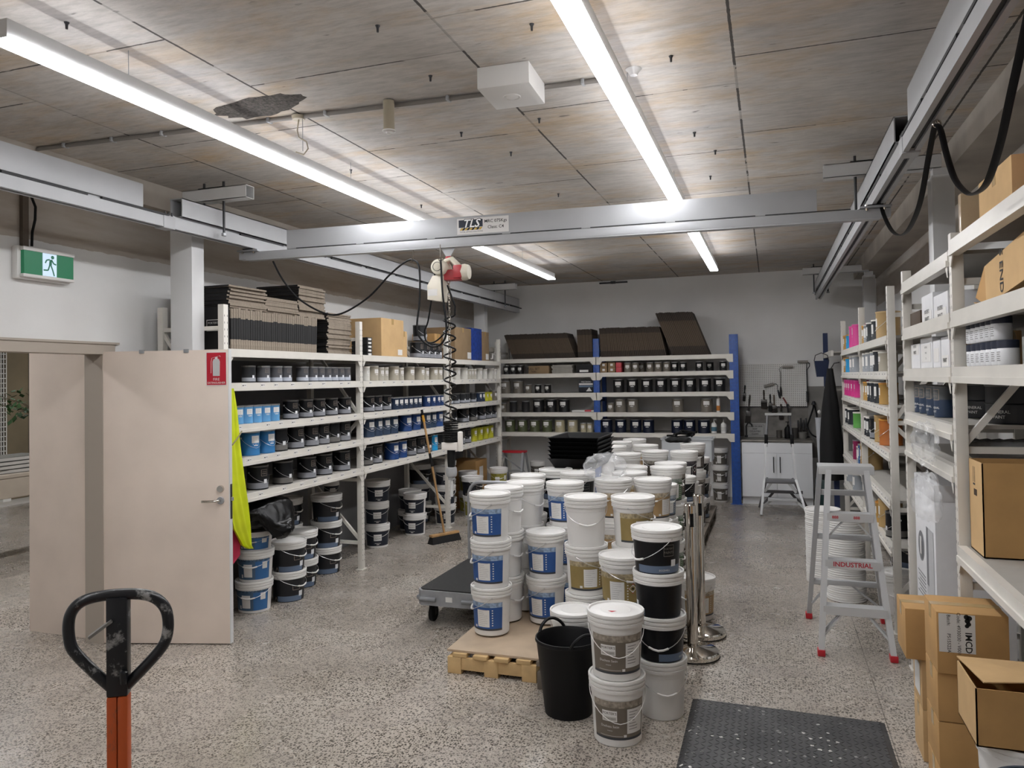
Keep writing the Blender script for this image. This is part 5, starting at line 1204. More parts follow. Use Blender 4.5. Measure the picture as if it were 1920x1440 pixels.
# ------------------------------------------------------------------ black trays on the pails
pz_ = PT+4*.2247+.012; ta = A(1040, 879, Z=pz_); tb = A(1122, 829, Y=ta.y-.05)
tx = (A(1030, 840, Y=ta.y).x+A(1122, 840, Y=ta.y).x)/2; tw = (A(1122, 840, Y=ta.y).x-A(1030, 840, Y=ta.y).x)
def tray(hh):
    def make():
        b = MB(); w, d = tw/2, .30; wi, di = w*.86, d*.86
        def rect(a, c, z): return [(-a, -c, z), (a, -c, z), (a, c, z), (-a, c, z)]
        vs = rect(wi*.95, di*.95, 0)+rect(w, d, hh)+rect(w+.012, d+.012, hh)+rect(w+.001, d+.001, hh-.006)+rect(w-.004, d-.004, hh-.002)+rect(wi*.94, di*.94, .005)
        q = lambda a, c: [(a*4+i, a*4+(i+1) % 4, c*4+(i+1) % 4, c*4+i) for i in range(4)]
        b.add(vs, [(3, 2, 1, 0)]+q(0, 3)+q(3, 2)+q(2, 4)+q(4, 5)+[(20, 21, 22, 23)], BLK); return [('tray_shell', b, [])]
    return make
for i in range(6): place('tray', tray(.085), 'plastic_tray', (tx, ta.y+.28, pz_+i*.034), 0, 'black plastic tray, %s up in the stack on the pails' % ORD[i], 'tray', 'stack of black trays')
# ------------------------------------------------------------------ clear bag, clear tub with black gear, gloves
q = A(1135, 897, Z=1.05)
blob('plastic_bag', (q.x, q.y-.02, 1.135), (.15, .13, .10), CLEARP, 'crumpled clear plastic bag lying on the pails', 'bag', .22, 3.5, 7, 4, .5, .8)
q2 = A(1292, 835, Y=9.62); z2 = A(1292, 850, Y=9.62).z
t = thing('storage_tub', 'translucent tub heaped with black gear at the rear of the pail pile', 'tub', (-1.0, 9.66, PT+.62))

t.location.z = PT+.606
b = MB(); b.ext([(-.27, -.18), (.27, -.18), (.27, .18), (-.27, .18)], 0, .006, CLEART)
for (x0, x1, y0, y1) in ((-.3, .3, -.2, -.194), (-.3, .3, .194, .2), (-.3, -.294, -.2, .2), (.294, .3, -.2, .2)): b.box(x0, x1, y0, y1, 0, .27, CLEART)
b.build('tub_body', t, 0); b = MB()
for (x0, x1, y0, y1) in ((-.315, .315, -.215, -.19), (-.315, .315, .19, .215), (-.315, -.29, -.2, .2), (.29, .315, -.2, .2)): b.box(x0, x1, y0, y1, .262, .275, CLEART)
b.build('tub_rim', t, 0)
for i in range(3):
    b = MB(); x0 = -.26+.07*i; b.tube([(x0+.05*math.sin(j*1.1+i)+j*.035, -.1+.2*math.cos(j*.9+i*2)*.7, .292+.006*math.sin(j*2+i)+.03*i) for j in range(9)], .013+.003*(i % 2), BLKR, 8)
    o = b.build('black_strap', loc=t.location); tag(o, 'black strap heaped on the translucent tub', 'strap', 'black straps on the translucent tub')
q = A(1262, 828, Z=1.06)
for i in range(2): blob('rubber_glove', (q.x+.11*i, q.y+.01, 1.075+.005*i), (.085, .06, .035), BLKR, ('crumpled black glove on the dark brown labelled pail', 'second black glove hanging towards the purple labelled pail')[i], 'glove', .3, 3, 11+i, 3, .3, .7)
# ------------------------------------------------------------------ red topped step ladder at the back
def ladder_frame(): pass
l0 = A(936, 935, Z=0); Yl = 10.74
xl, xr = A(942, 850, Y=Yl).x, A(985, 850, Y=Yl).x; zl = A(963, 845, Y=Yl).z
t = thing('step_ladder', 'small aluminium step ladder with red top below the back rack', 'ladder', (0, 0, 0))
MB().box(xl, xr, Yl-.06, Yl+.1, zl-.03, zl, RED, .005).build('top_cap', t)
for x, dx in ((xl+.02, -.05), (xr-.02, .03)):
    MB().bar((x, Yl-.03, zl-.02), (x+dx, Yl-.34, 0.), .03, .055, ALU, up=(0, 1, 0)).build('front_rail', t, 0); MB().bar((x, Yl+.07, zl-.02), (x+dx*.6, Yl+.36, 0.), .025, .035, ALU, up=(0, 1, 0)).build('rear_rail', t, 0)
for zf in (.62, .32):
    yy = Yl-.03-.31*(1-zf); MB().box(xl-.1*(1-zf), xr+.03*(1-zf), yy-.05, yy+.05, zl*zf-.02, zl*zf, ALU).build('step', t, 0)
MB().bar((xl+.02, Yl-.03, zl*.9), (xr-.05, Yl+.2, zl*.5), .012, .02, ALU).build('spreader', t, 0)
# ------------------------------------------------------------------ sink corner
CAB = mat('white cabinet board', 'f0f1f4', .35); YS = 11.05
xs0, xs1 = -.412, .505
t = thing('sink_cabinet', 'white two-door sink cabinet under the peg board', 'cabinet', (0, 0, 0))
MB().box(xs0, xs1, YS+.02, YB-.01, .10, .865, CAB).build('carcass', t, 0); MB().box(xs0, xs1, YS+.06, YB-.02, 0, .10, CAB).build('kick_board', t, 0)
MB().box(xs0, xs1, YS, YS+.018, .715, .86, CAB, .002).build('top_panel', t, 0)
xm = (xs0+xs1)/2
for s_, (a, c) in enumerate(((xs0, xm-.002), (xm+.002, xs1))):
    d = MB().box(a, c, YS, YS+.018, .11, .712, CAB, .002).build('door', t, 0); x = xm-.042 if s_ == 0 else xm+.042
    h = MB(); h.tube([(x, YS, .45), (x, YS-.025, .455), (x, YS-.025, .655), (x, YS, .66)], .006, DARKM, 8).build('handle', d)
STS = mat('stained steel top', '8e8a84', .35, .6, noise=.25, nscale=9)
MB().box(xs0-.01, xs1+.01, YS-.012, YB-.005, .865, .895, STS, .004).build('sink_top', t)
pt = thing('sink_tap', 'dark curved tap at the wall end of the sink', 'tap', (-.36, 11.5, .896)); MB().tube([(0, 0, 0), (0, 0, .16), (.02, -.02, .2), (.05, -.06, .21), (.08, -.1, .19), (.085, -.11, .16)], .011, DARKM, 10).build('spout', pt); MB().lathe([(.022, 0), (.022, .03), (0, .03)], DARKM, 14).build('tap_base', pt)
# notice
t = thing('notice_board', 'white framed notice asking to keep counters clean above the sink', 'sign', (-.24, 11.57, .897)); t.rotation_euler = (-.12, 0, 0)
MB().box(-.15, .15, -.004, .004, 0, .20, mat('notice paper', 'a9a8a6', .6)).build('board', t, 0)
b = MB()
for q_ in ((-.125, .125, .172, .175), (-.125, .125, .022, .025), (-.125, -.122, .022, .175), (.122, .125, .022, .175)): b.box(q_[0], q_[1], -.0048, -.004, q_[2], q_[3], INK)
for i, s_ in enumerate(('HANDS IN SINK', 'KEEP', 'COUNTERS', 'CLEAN')): b.text(s_, .030, INK, fn=lambda u, w, l, i=i: (u, -.0042-l, .15-i*.036+w), bold=.01)
b.build('lettering', t, 0)
# peg board
PEG = mat('peg board', 'e2e1dd', .6); g = G(PEG); pp = g.pos(); x_, y_, z_ = g.sep(pp); s_ = 1/.026
fx = g.math('SUBTRACT', g.math('FRACT', g.math('MULTIPLY', x_, s_)), .5); fz = g.math('SUBTRACT', g.math('FRACT', g.math('MULTIPLY', z_, s_)), .5)
d2 = g.math('ADD', g.math('MULTIPLY', fx, fx), g.math('MULTIPLY', fz, fz)); g.col(g.mix(g.math('LESS_THAN', d2, .035), g.ramp(g.noise(pp, 3, 3), [(.3, 'dcdad6'), (.7, 'eae9e5')]), '4b4843'))
px0, px1, pz0, pz1 = -.44, .475, 1.335, 1.955; YP = YB-.025
t = thing('peg_board', 'grey perforated peg board on the wall above the sink', 'board', (0, 0, 0))
MB().box(px0, px1, YP, YP+.008, pz0, pz1, PEG).build('panel', t, 0)
b = MB().box(px0, px1+.008, YP-.004, YP+.016, pz0-.012, pz0, DARKM).box(px1, px1+.008, YP-.004, YP+.016, pz0, pz1, DARKM).build('edge_frame', t, 0)
struct(MB().box(.49, 1.12, YB-.006, YB-.001, .6, 1.62, mat('rendered patch', '8f8c88', .9, noise=.2, nscale=5, bump=.4)).build('trim_6', smooth=0))
struct(MB().box(-.49, .49, YB-.006, YB-.001, .9, 1.335, mat('stained splashback', '86827d', .8, noise=.3, nscale=7)).build('trim_7', smooth=0))
def brush(px, py, h, w, lab, c='2b2724', wood='4b443c', rz=0.):
    q = A(px, py, Y=YP-.02); t = thing('paint_brush', lab, 'brush', (q.x, YP-.016, q.z), 0, 'brushes hanging on the peg board'); t.rotation_euler = (0, rz, 0)
    b = MB(); b.lathe([(0, 0), (.010, -.004), (.013, -h*.2), (.009, -h*.38), (.016, -h*.52)], mat('brush handle '+wood, wood, .5), 12).build('handle', t)
    MB().box(-w/2, w/2, -.009, .009, -h*.68, -h*.52, METALD, .002).build('ferrule', t)
    MB().box(-w/2, w/2, -.01, .01, -h, -h*.68, mat('bristle '+c, c, .9, noise=.3, nscale=60), .004).build('bristles', t)
brush(1397, 722, .24, .04, 'dark narrow brush alone at the top of the peg board', '2f2c2a', '201f1f', .08); brush(1406, 740, .46, .07, 'longest dark brush crossing the peg board edge', '35312e', '3a3632', .1)
brush(1432, 731, .27, .085, 'wide dark brush on the lower peg board'); brush(1444, 739, .25, .06, 'black brush second from the wide one', '191818', '191818'); brush(1451, 740, .30, .07, 'wooden brush beside the black brush', '2c2623', '6f6355'); brush(1464, 757, .22, .06, 'short brush below the long roller', '2c2623', '3a332d')
def roller(px, py, lab, side, ln=.18, tilt=0., cage=.14):
    q = A(px, py, Y=YP-.03); t = thing('paint_roller', lab, 'paint roller', (q.x, YP-.03, q.z), 0, 'paint rollers by the peg board'); t.rotation_euler = (0, tilt, 0)
    MB().lathe([(0, 0), (.013, .004), (.016, .05), (.012, .1), (.009, .125), (0, .13)], DARKM, 12).build('handle', t)
    b = MB(); b.tube([(0, 0, .12), (.0, 0, .12+ln), (-side*.015, 0, .16+ln), (0, 0, .19+ln), (side*.03, 0, .195+ln), (side*.17, 0, .19+ln)], .004, METALD, 8).build('frame_wire', t)
    b = MB(); b.M = T(side*.03, 0, .195+ln, ry=side*PI/2); b.lathe([(0, 0), (.019, 0), (.019, cage), (0, cage)], mat('roller sleeve', '9a9690', .9, noise=.15, nscale=60), 16).build('sleeve', t)
roller(1464, 742, 'paint roller with long wire hanging on the peg board', 1, .22); roller(1463, 747, 'short paint roller tilted towards the wide brush', -1, .03, -.25)
q = A(1468, 745, Y=YP-.03); t = thing('scraper', 'red handled scraper between the rollers on the peg board', 'scraper', (q.x, YP-.03, q.z)); t.rotation_euler = (0, -.5, 0)
MB().lathe([(0, 0), (.011, -.01), (.011, -.1), (0, -.11)], mat('dull red', '7e3a36', .5), 12).build('handle', t); MB().box(-.02, .02, -.001, .001, -.18, -.11, METALD).build('blade', t)
q = A(1477, 757, Y=YP-.03); t = thing('screwdriver', 'thin long tool hanging over the sink from the peg board', 'tool', (q.x, YP-.03, q.z)); MB().lathe([(0, 0), (.012, -.01), (.012, -.1), (.004, -.13), (0, -.13)], DARKM, 10).build('handle', t); MB().cyl((0, 0, -.12), (0, 0, -.42), .004, METALD, 8).build('shaft', t)
t = thing('paint_roller', 'white sleeved roller hooked over the aisle end of the peg board', 'paint roller', (.47, YP-.04, 1.75), 0, 'paint rollers by the peg board'); MB().tube([(.01, 0, -.35), (.01, 0, .1), (.05, 0, .16), (.05, 0, .2), (.0, 0, .225)], .006, DARKM, 8).build('frame_wire', t)
b = MB(); b.M = T(.03, 0, .225, ry=-PI/2); b.lathe([(0, 0), (.018, 0), (.018, .14), (0, .14)], mat('roller sleeve', '9a9690'), 16).build('sleeve', t); MB().lathe([(0, -.36), (.015, -.35), (.015, -.2), (0, -.19)], DARKM, 12, c=(.01, 0, 0)).build('handle', t)
# things on the sink
t = thing('soap_dispenser', 'black pump bottle standing on the sink', 'bottle', (.205, 11.35, .896)); MB().lathe([(0, 0), (.045, 0), (.048, .01), (.048, .13), (.03, .165), (.014, .17), (.014, .19), (0, .19)], BLK, 20).build('bottle', t); MB().cyl((0, 0, .19), (0, 0, .23), .006, BLK, 8).bar((-.03, 0, .232), (.03, 0, .232), .014, .01, BLK).build('pump', t)
for i, (x, y, r, h, c, lab) in enumerate(((.09, 11.42, .04, .11, '4a4642', 'dull tin cup left of the black pump bottle'), (.30, 11.42, .05, .14, '3b3835', 'dark pot right of the black pump bottle'), (.40, 11.36, .055, .09, '6f6d69', 'grey tub at the aisle end of the sink'))):
    tag(MB().lathe([(0, 0), (r*.9, 0), (r, h), (r*.93, h), (r*.85, .01), (0, .01)], mat('pot '+c, c, .6), 18).build('paint_pot', loc=(x, y, .896)), lab, 'pot')
for i in range(4):
    x = .35+.035*i; t = thing('paint_brush', 'dark brush standing in the rack behind the sink, %s from the pump bottle' % ORD[i], 'brush', (x, 11.58, 1.0+.03*(i % 2)), 0, 'brushes by the sink'); MB().box(-.012, .012, -.008, .008, 0, .14, DARKM, .004).build('handle', t); MB().box(-.014, .014, -.01, .01, -.1, .0, mat('bristle 2b2724', '2b2724', .9), .004).build('bristles', t)
b = MB(); b.box(.33, .50, 11.56, 11.62, .896, .905, DARKM); tag(b.build('brush_rack'), 'flat dark holder under the brushes behind the sink', 'holder')
cable([(.56, 11.62, 1.36), (.55, 11.58, 1.3), (.50, 11.56, 1.15), (.47, 11.5, 1.05), (.52, 11.45, .95), (.60, 11.45, .9), (.66, 11.5, .85)], .011, 'dark hose drooping from the wall beside the sink', name='water_hose')
cable([(.575, 11.62, 1.34), (.60, 11.61, 1.2), (.60, 11.61, .95), (.61, 11.61, .7), (.60, 11.61, .3)], .01, 'grey pipe running down the wall by the sink', name='wall_pipe')
t = thing('wall_tap', 'dark wall tap feeding the hose beside the sink', 'tap', (.565, 11.62, 1.36)); MB().lathe([(0, 0), (.035, 0), (.03, .02), (.015, .05), (0, .05)], DARKM, 14).build('valve', t)
t = thing('waste_bin', 'dark green bin on the floor at the sink end', 'bin', (.64, 10.96, 0)); MB().lathe([(0, 0), (.10, 0), (.115, .36), (.10, .40), (.05, .43), (0, .435)], mat('green plastic', '1f3a3a', .4), 24).build('body', t); MB().box(-.02, .02, -.119, -.112, .2, .25, mat('bin mark', '2f6b57', .5)).build('sticker', t)
# blue-post rack end, bucket, black aprons behind the aisle rack
t = thing('wall_rack', 'small rack with dark blue uprights behind the aisle rack end', 'storage rack', (0, 0, 0))
DBL = mat('dark blue upright', '25355c', .5)
for x, y in ((.72, 11.35), (.72, 9.95), (1.28, 11.35), (1.28, 9.95)): MB().box(x-.03, x+.03, y-.03, y+.03, 0, 2.36 if y > 11 else 1.0, DBL).build('upright', t, 0)
for z in (1.62, 2.08): MB().box(.69, .72, 9.95, 11.35, z-.07, z, W_PAINT).build('beam', t, 0); MB().box(.72, 1.28, 9.95, 11.35, z-.03, z-.015, mat('shelf board', 'a8a49d')).build('shelf_board', t, 0)
q = A(1558, 686, Y=10.3)
t = thing('bucket', 'dark blue square bucket hanging above the aprons', 'bucket', (.60, 10.25, 1.76)); b = MB(); b.add([(-.06, -.06, 0), (.06, -.06, 0), (.06, .06, 0), (-.06, .06, 0), (-.085, -.08, .2), (.085, -.08, .2), (.085, .08, .2), (-.085, .08, .2)], [(3, 2, 1, 0), (0, 1, 5, 4), (1, 2, 6, 5), (2, 3, 7, 6), (3, 0, 4, 7)], mat('dark blue plastic', '1c2844', .4)); b.build('body', t, 0)
MB().tube([(-.085, 0, .2), (-.07, 0, .27), (.0, 0, .3), (.07, 0, .27), (.085, 0, .2)], .005, DARKM, 6).build('handle', t)
BLKF = mat('black cloth', '0b0b0c', .9)
b = MB(); prof = [(1.86, .03), (1.7, .05), (1.4, .09), (1.0, .12), (.7, .13), (.55, .12)]; vs = []; n = 24
for z, r in prof:
    for i in range(n): a = 2*PI*i/n; rr = r*(1+.14*math.sin(5*a+z*4)); vs.append((rr*math.cos(a), rr*1.2*math.sin(a), z))
b.add(vs, [(j*n+i, j*n+(i+1) % n, (j+1)*n+(i+1) % n, (j+1)*n+i) for j in range(len(prof)-1) for i in range(n)]+[tuple(range(n-1, -1, -1)), tuple((len(prof)-1)*n+i for i in range(n))], BLKF)
t = thing('work_apron', 'long black aprons hanging at the sink end of the aisle rack', 'apron', (.66, 9.72, 0)); b.build('cloth', t, 60); MB().tube([(0, .0, 1.84), (.05, .02, 1.92), (.11, .03, 1.93)], .006, DARKM, 6).build('hook', t)
MB().tube([(-.06, -.13, .6), (-.055, -.14, .45), (-.05, -.13, .33)], .008, BLKF, 6).build('apron_tie', t)
t = thing('metal_cabinet', 'grey metal locker on the floor behind the front ladder', 'cabinet', (.80, 10.42, 0)); MB().box(-.14, .2, -.2, .2, .02, .62, mat('grey locker', '8b8a88', .5), .004).build('carcass', t); MB().box(-.13, .19, -.206, -.2, .05, .6, mat('grey locker', '8b8a88')).build('door', t)
t = thing('umbrella_tube', 'pale tapered tube hung beside the black aprons', 'tube', (.545, 10.0, .62)); MB().lathe([(0, 0), (.02, 0), (.045, .62), (.05, .64), (0, .64)], mat('pale tube', 'b3b5ba', .45), 16).build('tube', t); MB().lathe([(0, .68), (.018, .7), (.02, .72), (0, .74)], WHT, 10).build('cap', t)
# ------------------------------------------------------------------ platform ladder
fl, fr_ = V(-.155, 10.16), V(.40, 10.26)
t = thing('platform_ladder', 'aluminium platform step with handrail in front of the sink cabinet', 'ladder', (0, 0, 0))
ALW = mat('bright ladder rail', 'c9cacb', .35, .35); DKA = mat('dark ladder rail', '77777a', .4, .6)
zp = .43; yF, yPl = 10.2, 10.42
for s_, x0, x1, x2 in ((-1, -.16, -.115, -.08), (1, .39, .27, .235)):
    MB().bar((x0, yF, .01), (x1, yPl-.1, zp+.02), .028, .045, ALW, up=(0, 1, 0)).bar((x1, yPl-.1, zp), (x2, yPl-.02, .97), .024, .04, ALW, up=(0, 1, 0)).build('front_rail', t, 0)
    MB().bar((x0-s_*(-.03), 10.82, .01), (x2, yPl+.16, zp), .026, .035, DKA, up=(0, 1, 0)).build('rear_rail', t, 0)
    MB().bar((x2, yPl-.01, .86), (x2-s_*.02, yPl+.05, 1.28), .02, .02, DKA).build('hand_post', t, 0)
    MB().box(x2-.022, x2+.022, yPl-.05, yPl+.03, .90, 1.02, BLK, .006).build('joint_block', t)
    MB().bar((x0*.97, yF+.02, .1), (x0-s_*.14, yF+.06, .27 if 0 else .2), .012, .03, ALW).build('gusset', t, 0)
    MB().bar((x1, yPl-.12, zp-.14), (x1-s_*.09, yPl-.1, zp-.02), .012, .03, ALW).build('gusset', t, 0)
MB().box(-.12, .29, yPl-.12, yPl+.17, zp-.03, zp, DKA, .004).build('platform', t)
MB().box(-.075, .275, yF+.02, yF+.15, .185, .215, ALW, .003).build('step', t)
MB().box(-.15, .36, 10.68, 10.70, .22, .26, DKA).build('rear_bar', t); MB().bar((-.13, 10.76, .06), (-.0, 10.69, .24), .012, .03, DKA).build('rear_brace', t, 0); MB().bar((.35, 10.76, .06), (.2, 10.69, .24), .012, .03, DKA).build('rear_brace', t, 0)
MB().bar((-.09, yPl+.05, 1.28), (.235, yPl+.05, 1.28), .03, .03, mat('pale grip', 'b7b7b5', .5)).build('hand_bar', t, 0)
ALUP2 = mat('ladder aluminium', 'b4b5b7', .4, .3)
# ------------------------------------------------------------------ industrial ladder
t = thing('step_ladder', 'large aluminium ladder lettered industrial with red feet in the aisle', 'ladder', (0, 0, 0))
FL, FR_, BL_, BR_ = V(.265, 5.255), V(.685, 5.265), V(.225, 6.03), V(.73, 6.05); tl = A(1553, 890, Y=5.60); tr = A(1622, 890, Y=5.60); zt = A(1585, 876, Y=5.58).z
TLp, TRp = V(tl.x, 5.57, zt), V(tr.x, 5.57, zt); TB1, TB2 = V(tl.x-.045, 5.70, zt), V(tr.x+.0, 5.70, zt)
lerp = lambda a, b, u: a+(b-a)*u
for a, c in ((FL, TLp), (FR_, TRp)): MB().bar(a+V(0, 0, .02), c, .035, .06, ALW, up=(0, 1, 0)).build('front_rail', t, 0)
for a, c in ((BL_, TB1), (BR_, TB2)): MB().bar(a+V(0, 0, .02), c, .032, .045, ALUP2, up=(0, 1, 0)).build('rear_rail', t, 0)
for a in (FL, FR_, BL_, BR_): MB().cbox((a.x, a.y, .02), (.046, .07, .04), RED, .006).build('foot', t)
MB().box(tl.x-.065, tr.x+.05, 5.54, 5.72, zt-.01, zt+.012, ALW, .003).box(tl.x-.065, tr.x+.05, 5.535, 5.545, zt-.045, zt+.012, ALW, .003).build('top_cap', t)
for i, pyy in enumerate((968, 1054, 1140)):
    zc = None
    for u in [k/200 for k in range(200)]:
        p = lerp(FL, TLp, u)
        if zc is None and proj(p)[1] <= pyy: zc = u
    a, c = lerp(FL, TLp, zc), lerp(FR_, TRp, zc)
    b = MB(); b.box(a.x+.012, c.x-.012, a.y-.035, a.y+.055, a.z+.016, a.z+.024, ALW).box(a.x-.0, c.x+.0, a.y-.039, a.y-.034, a.z-.03, a.z+.024, ALW).box(a.x+.012, c.x-.012, a.y+.05, a.y+.055, a.z-.03, a.z+.02, ALUP2)
    st = b.build('step', t, 0); b = MB()
    fn = lambda u, w, l, a=a, c=c: ((a.x+c.x)/2+u, a.y-.0395-l, a.z-.002+w)
    if i == 1: b.text('INDUSTRIAL', .042, mat('ladder red', 'b23a44', .5), fn=fn, bold=.025); b.build('lettering', st, 0)
    if i == 0:
        for u in (-.09, .04): MB().text('888', .026, mat('ladder red', 'b23a44', .5), fn=lambda q, w, l, u=u: fn(q+u, w, l), bold=.03).build('lettering', st, 0)
    for s_, e in ((1, a), (-1, c)):
        if i != 1: MB().bar((e.x+s_*.012, a.y, a.z-.13), (e.x+s_*.11, a.y, a.z-.02), .01, .025, ALW, up=(0, 1, 0)).build('gusset', t, 0)
for u in (.25, .55, .83):
    a, c = lerp(BL_, TB1, u), lerp(BR_, TB2, u); MB().box(a.x, c.x, a.y-.012, a.y+.03, a.z-.018, a.z+.018, ALUP2, .003).build('rear_bar', t)
    if u < .3:
        MB().bar((a.x, a.y, a.z-.16), (a.x+.12, a.y, a.z), .012, .026, ALUP2, up=(0, 1, 0)).build('rear_brace', t, 0); MB().bar((c.x, c.y, a.z-.16), (c.x-.2, c.y, a.z), .012, .026, ALUP2, up=(0, 1, 0)).build('rear_brace', t, 0)
for s_, a, c in ((1, FL, TLp), (-1, FR_, TRp)): MB().bar(lerp(a, c, .09), lerp(a, c, .235)+V(s_*.13, 0, 0), .012, .03, ALW, up=(0, 1, 0)).build('front_brace', t, 0)
# lids stacked on the floor behind it
def plid(r):
    def make():
        b = MB(); b.lathe([(r*.9, 0), (r*.97, .0), (r, .003), (r, .013), (r*.985, .017), (r*.9, .017), (r*.88, .01), (0, .01)], WHT, 40); return [('rim', b, [])]
    return make
p = V(.53, 6.62)
for i in range(38): place('plid', plid(.147), 'pail_lid', (p.x+R.uniform(-.002, .002), p.y+R.uniform(-.002, .002), .001+i*.0175), 0, 'white pail lid in the stack directly behind the lettered ladder', 'lid', 'lids stacked behind the ladder')
p = V(.40, 7.12)
for i in range(36): place('plid', plid(.147), 'pail_lid', (p.x+R.uniform(-.002, .002), p.y+R.uniform(-.002, .002), .001+i*.0175), 0, 'white pail lid in the rear stack towards the sink', 'lid', 'lids stacked towards the sink')
PHT.update(wd=.30, kl=.26); PAILS['wd'] = ('p_wdark', pail(.148, .30, 'dark', handle='front', drop=.3), 'white lidded pail'); PAILS['kl'] = ('p_klid', pail(.13, .26, 'floorblack', bodymat=mat('black pail body', '15171c'), lidcol=mat('dark lid', '2a2b2e', .4), tallband=False, handle='front'), 'black pail with dark lid')
RG = 'pails on the floor below the aisle rack'
stack(V(.86, 6.36), ['w', 'wd'][:1], 'below the aisle rack right of the ladder', RG, .3); 
stack(V(1.02, 6.72), ['kl', 'kl'], 'below the aisle rack behind the white one', RG, .25); stack(V(1.05, 7.15), ['kl', 'kl'], 'below the aisle rack, second back', RG, .25)

q = A(1150, 530, Y=YB-.03); t = thing('wall_bracket', 'dark horizontal bracket high on the back wall above the cartons', 'bracket', (q.x, YB-.02, q.z))
MB().box(-.22, .22, -.02, .0, -.012, .012, DARKM).build('bar', t, 0); MB().box(-.04, .04, -.045, -.02, -.02, .02, DARKM, .004).build('clamp', t)
# ------------------------------------------------------------------ aisle rack, column side: white cartons, tins, plastic
def xbox(label, px0, px1, pyt, z, X=.80, depth=.3, top_px=None, **k):
    """box on a shelf with its face on plane X, between photo columns px0 (far) and px1 (near)"""
    a = A(px0, pyt, X=X); c = A(px1, pyt, X=X); h = A((px0+px1)/2, pyt, X=X).z-z
    lo, hi = (3.885, 5.13) if a.y > 3.84 else (1.8, 3.815)
    return carton(label, X+.006, X+depth, max(c.y+.003, lo), min(a.y-.004, hi), z, z+max(h, .05), **k)
WC = mat('white carton', 'd6d6d8', .6, noise=.03); PTX = (("PORTER'S", .03, 0, .02, 0, .01), ('PAINTS', .036, 0, -.02, 0, .01))
xbox('dark brown carton flap by the column end of the aisle rack', 1692, 1723, 588, 2.065, m=mat('dark carton', '4a3c30', .8), tape=False)
xbox('white carton beside the dark one near the rack top', 1725, 1746, 553, 2.065, m=WC, lab=('x-', .1, .9, .1, .4), tape=False, text=PTX)
xbox('white carton against the near upright close to the rack top', 1747, 1774, 551, 2.065, m=WC, lab=('x-', .1, .9, .1, .4), tape=False, text=PTX)
xbox('white paint carton at the column end of the third shelf', 1703, 1722, 646, 1.82, m=WC, lab=('x-', .1, .9, .55, .95), tape=False, text=(("PORTER'S", .022, 0, .02, 0, .01), ('PAINTS', .026, 0, -.015, 0, .01)))
xbox('tall white carton second along the third shelf', 1723, 1745, 634, 1.82, m=WC, lab=('x-', .1, .9, .2, .8), tape=False, text=(('NATURAL', .016, 0, .03), ('FINISH', .016, 0, .0), ('10L', .016, 0, -.03)))
xbox('white carton third along the third shelf', 1746, 1760, 638, 1.82, m=WC, tape=False, lab=('x-', .15, .85, .2, .7), X=.80)
xbox('white carton with black print by the near upright', 1761, 1777, 632, 1.82, m=WC, tape=False, lab=('x-', .1, .9, .05, .4), text=(('PAINT', .03, 0, 0, 0, .01),))
def mineral():
    r, h = .05, .165; b = MB(); b.lathe([(0, 0), (r*.97, 0), (r, .006), (r, h*.56)], mat('mineral navy', '2a3a52', .4), 28); b.lathe([(r, h*.56), (r, h-.01)], mat('mineral slate', '55595c', .4), 28); la = MB()
    frame_patch(la, r+.0002, FR, h*.72, .07, .055, .004, mat('logo bronze', '77695c')); la.text("PORTER'S", .012, mat('logo bronze', '77695c'), fn=cylfn(r, FR, h*.77), lift=.001); la.text('PAINTS', .016, mat('logo bronze', '77695c'), fn=cylfn(r, FR, h*.67), lift=.001)
    la.text('MINERAL', .0155, LBL, fn=cylfn(r, FR+.1, h*.3), lift=.001, bold=.01); la.text('PAINT', .0155, LBL, fn=cylfn(r, FR-.05, h*.18), lift=.001, bold=.01); patch(la, r, FR-.8, h*.3, .016, h*.5, LBL, .0009)
    l = MB(); l.lathe([(r*.99, h-.01), (r, h-.001), (r*.9, h), (r*.85, h-.006), (0, h-.006)], METALD, 28); return [('body', b, [('label', la)]), ('lid', l, [])]
for i, px in enumerate((1729, 1742, 1756, 1771)):
    q = col_at(px, 1.64, X=.86); place('mineral', mineral, 'paint_tin', (.86, min(q.y, 5.085)-.108*0, 1.561), -PI/2+.15, 'navy and slate mineral paint tin, %s from the column on the aisle rack' % ORD[i], 'paint tin', 'mineral paint tins')
def bigcan():
    r, h = .125, .178; b = MB(); b.lathe([(0, 0), (r*.98, 0), (r, .008), (r, h*.48), (r+.004, h*.5), (r, h*.52), (r, h-.012)], mat('tin 17181c', '17181c', .42), 36); la = MB(); la.text('MINERAL', .02, LBL, fn=cylfn(r, FR-.3, h*.3), lift=.001); la.text('PAINT', .02, LBL, fn=cylfn(r, FR-.36, h*.17), lift=.001)
    l = MB(); l.lathe([(r*.99, h-.012), (r+.004, h-.01), (r+.004, h-.001), (r*.95, h), (r*.9, h-.008), (0, h-.008)], METALD, 36); return [('body', b, [('label', la)]), ('lid', l, [])]
for i, (x, y, w) in enumerate(((1.06, 4.02, 'closest to the near upright'), (1.22, 4.29, 'against the wall'), (1.06, 4.50, 'second from the near upright'), (1.22, 4.80, 'far back by the column'))):
    place('bigcan', bigcan, 'paint_tin', (x, y, 1.561), -.5, 'large black mineral paint can, %s behind the small tins' % w, 'paint tin', 'large mineral paint cans')
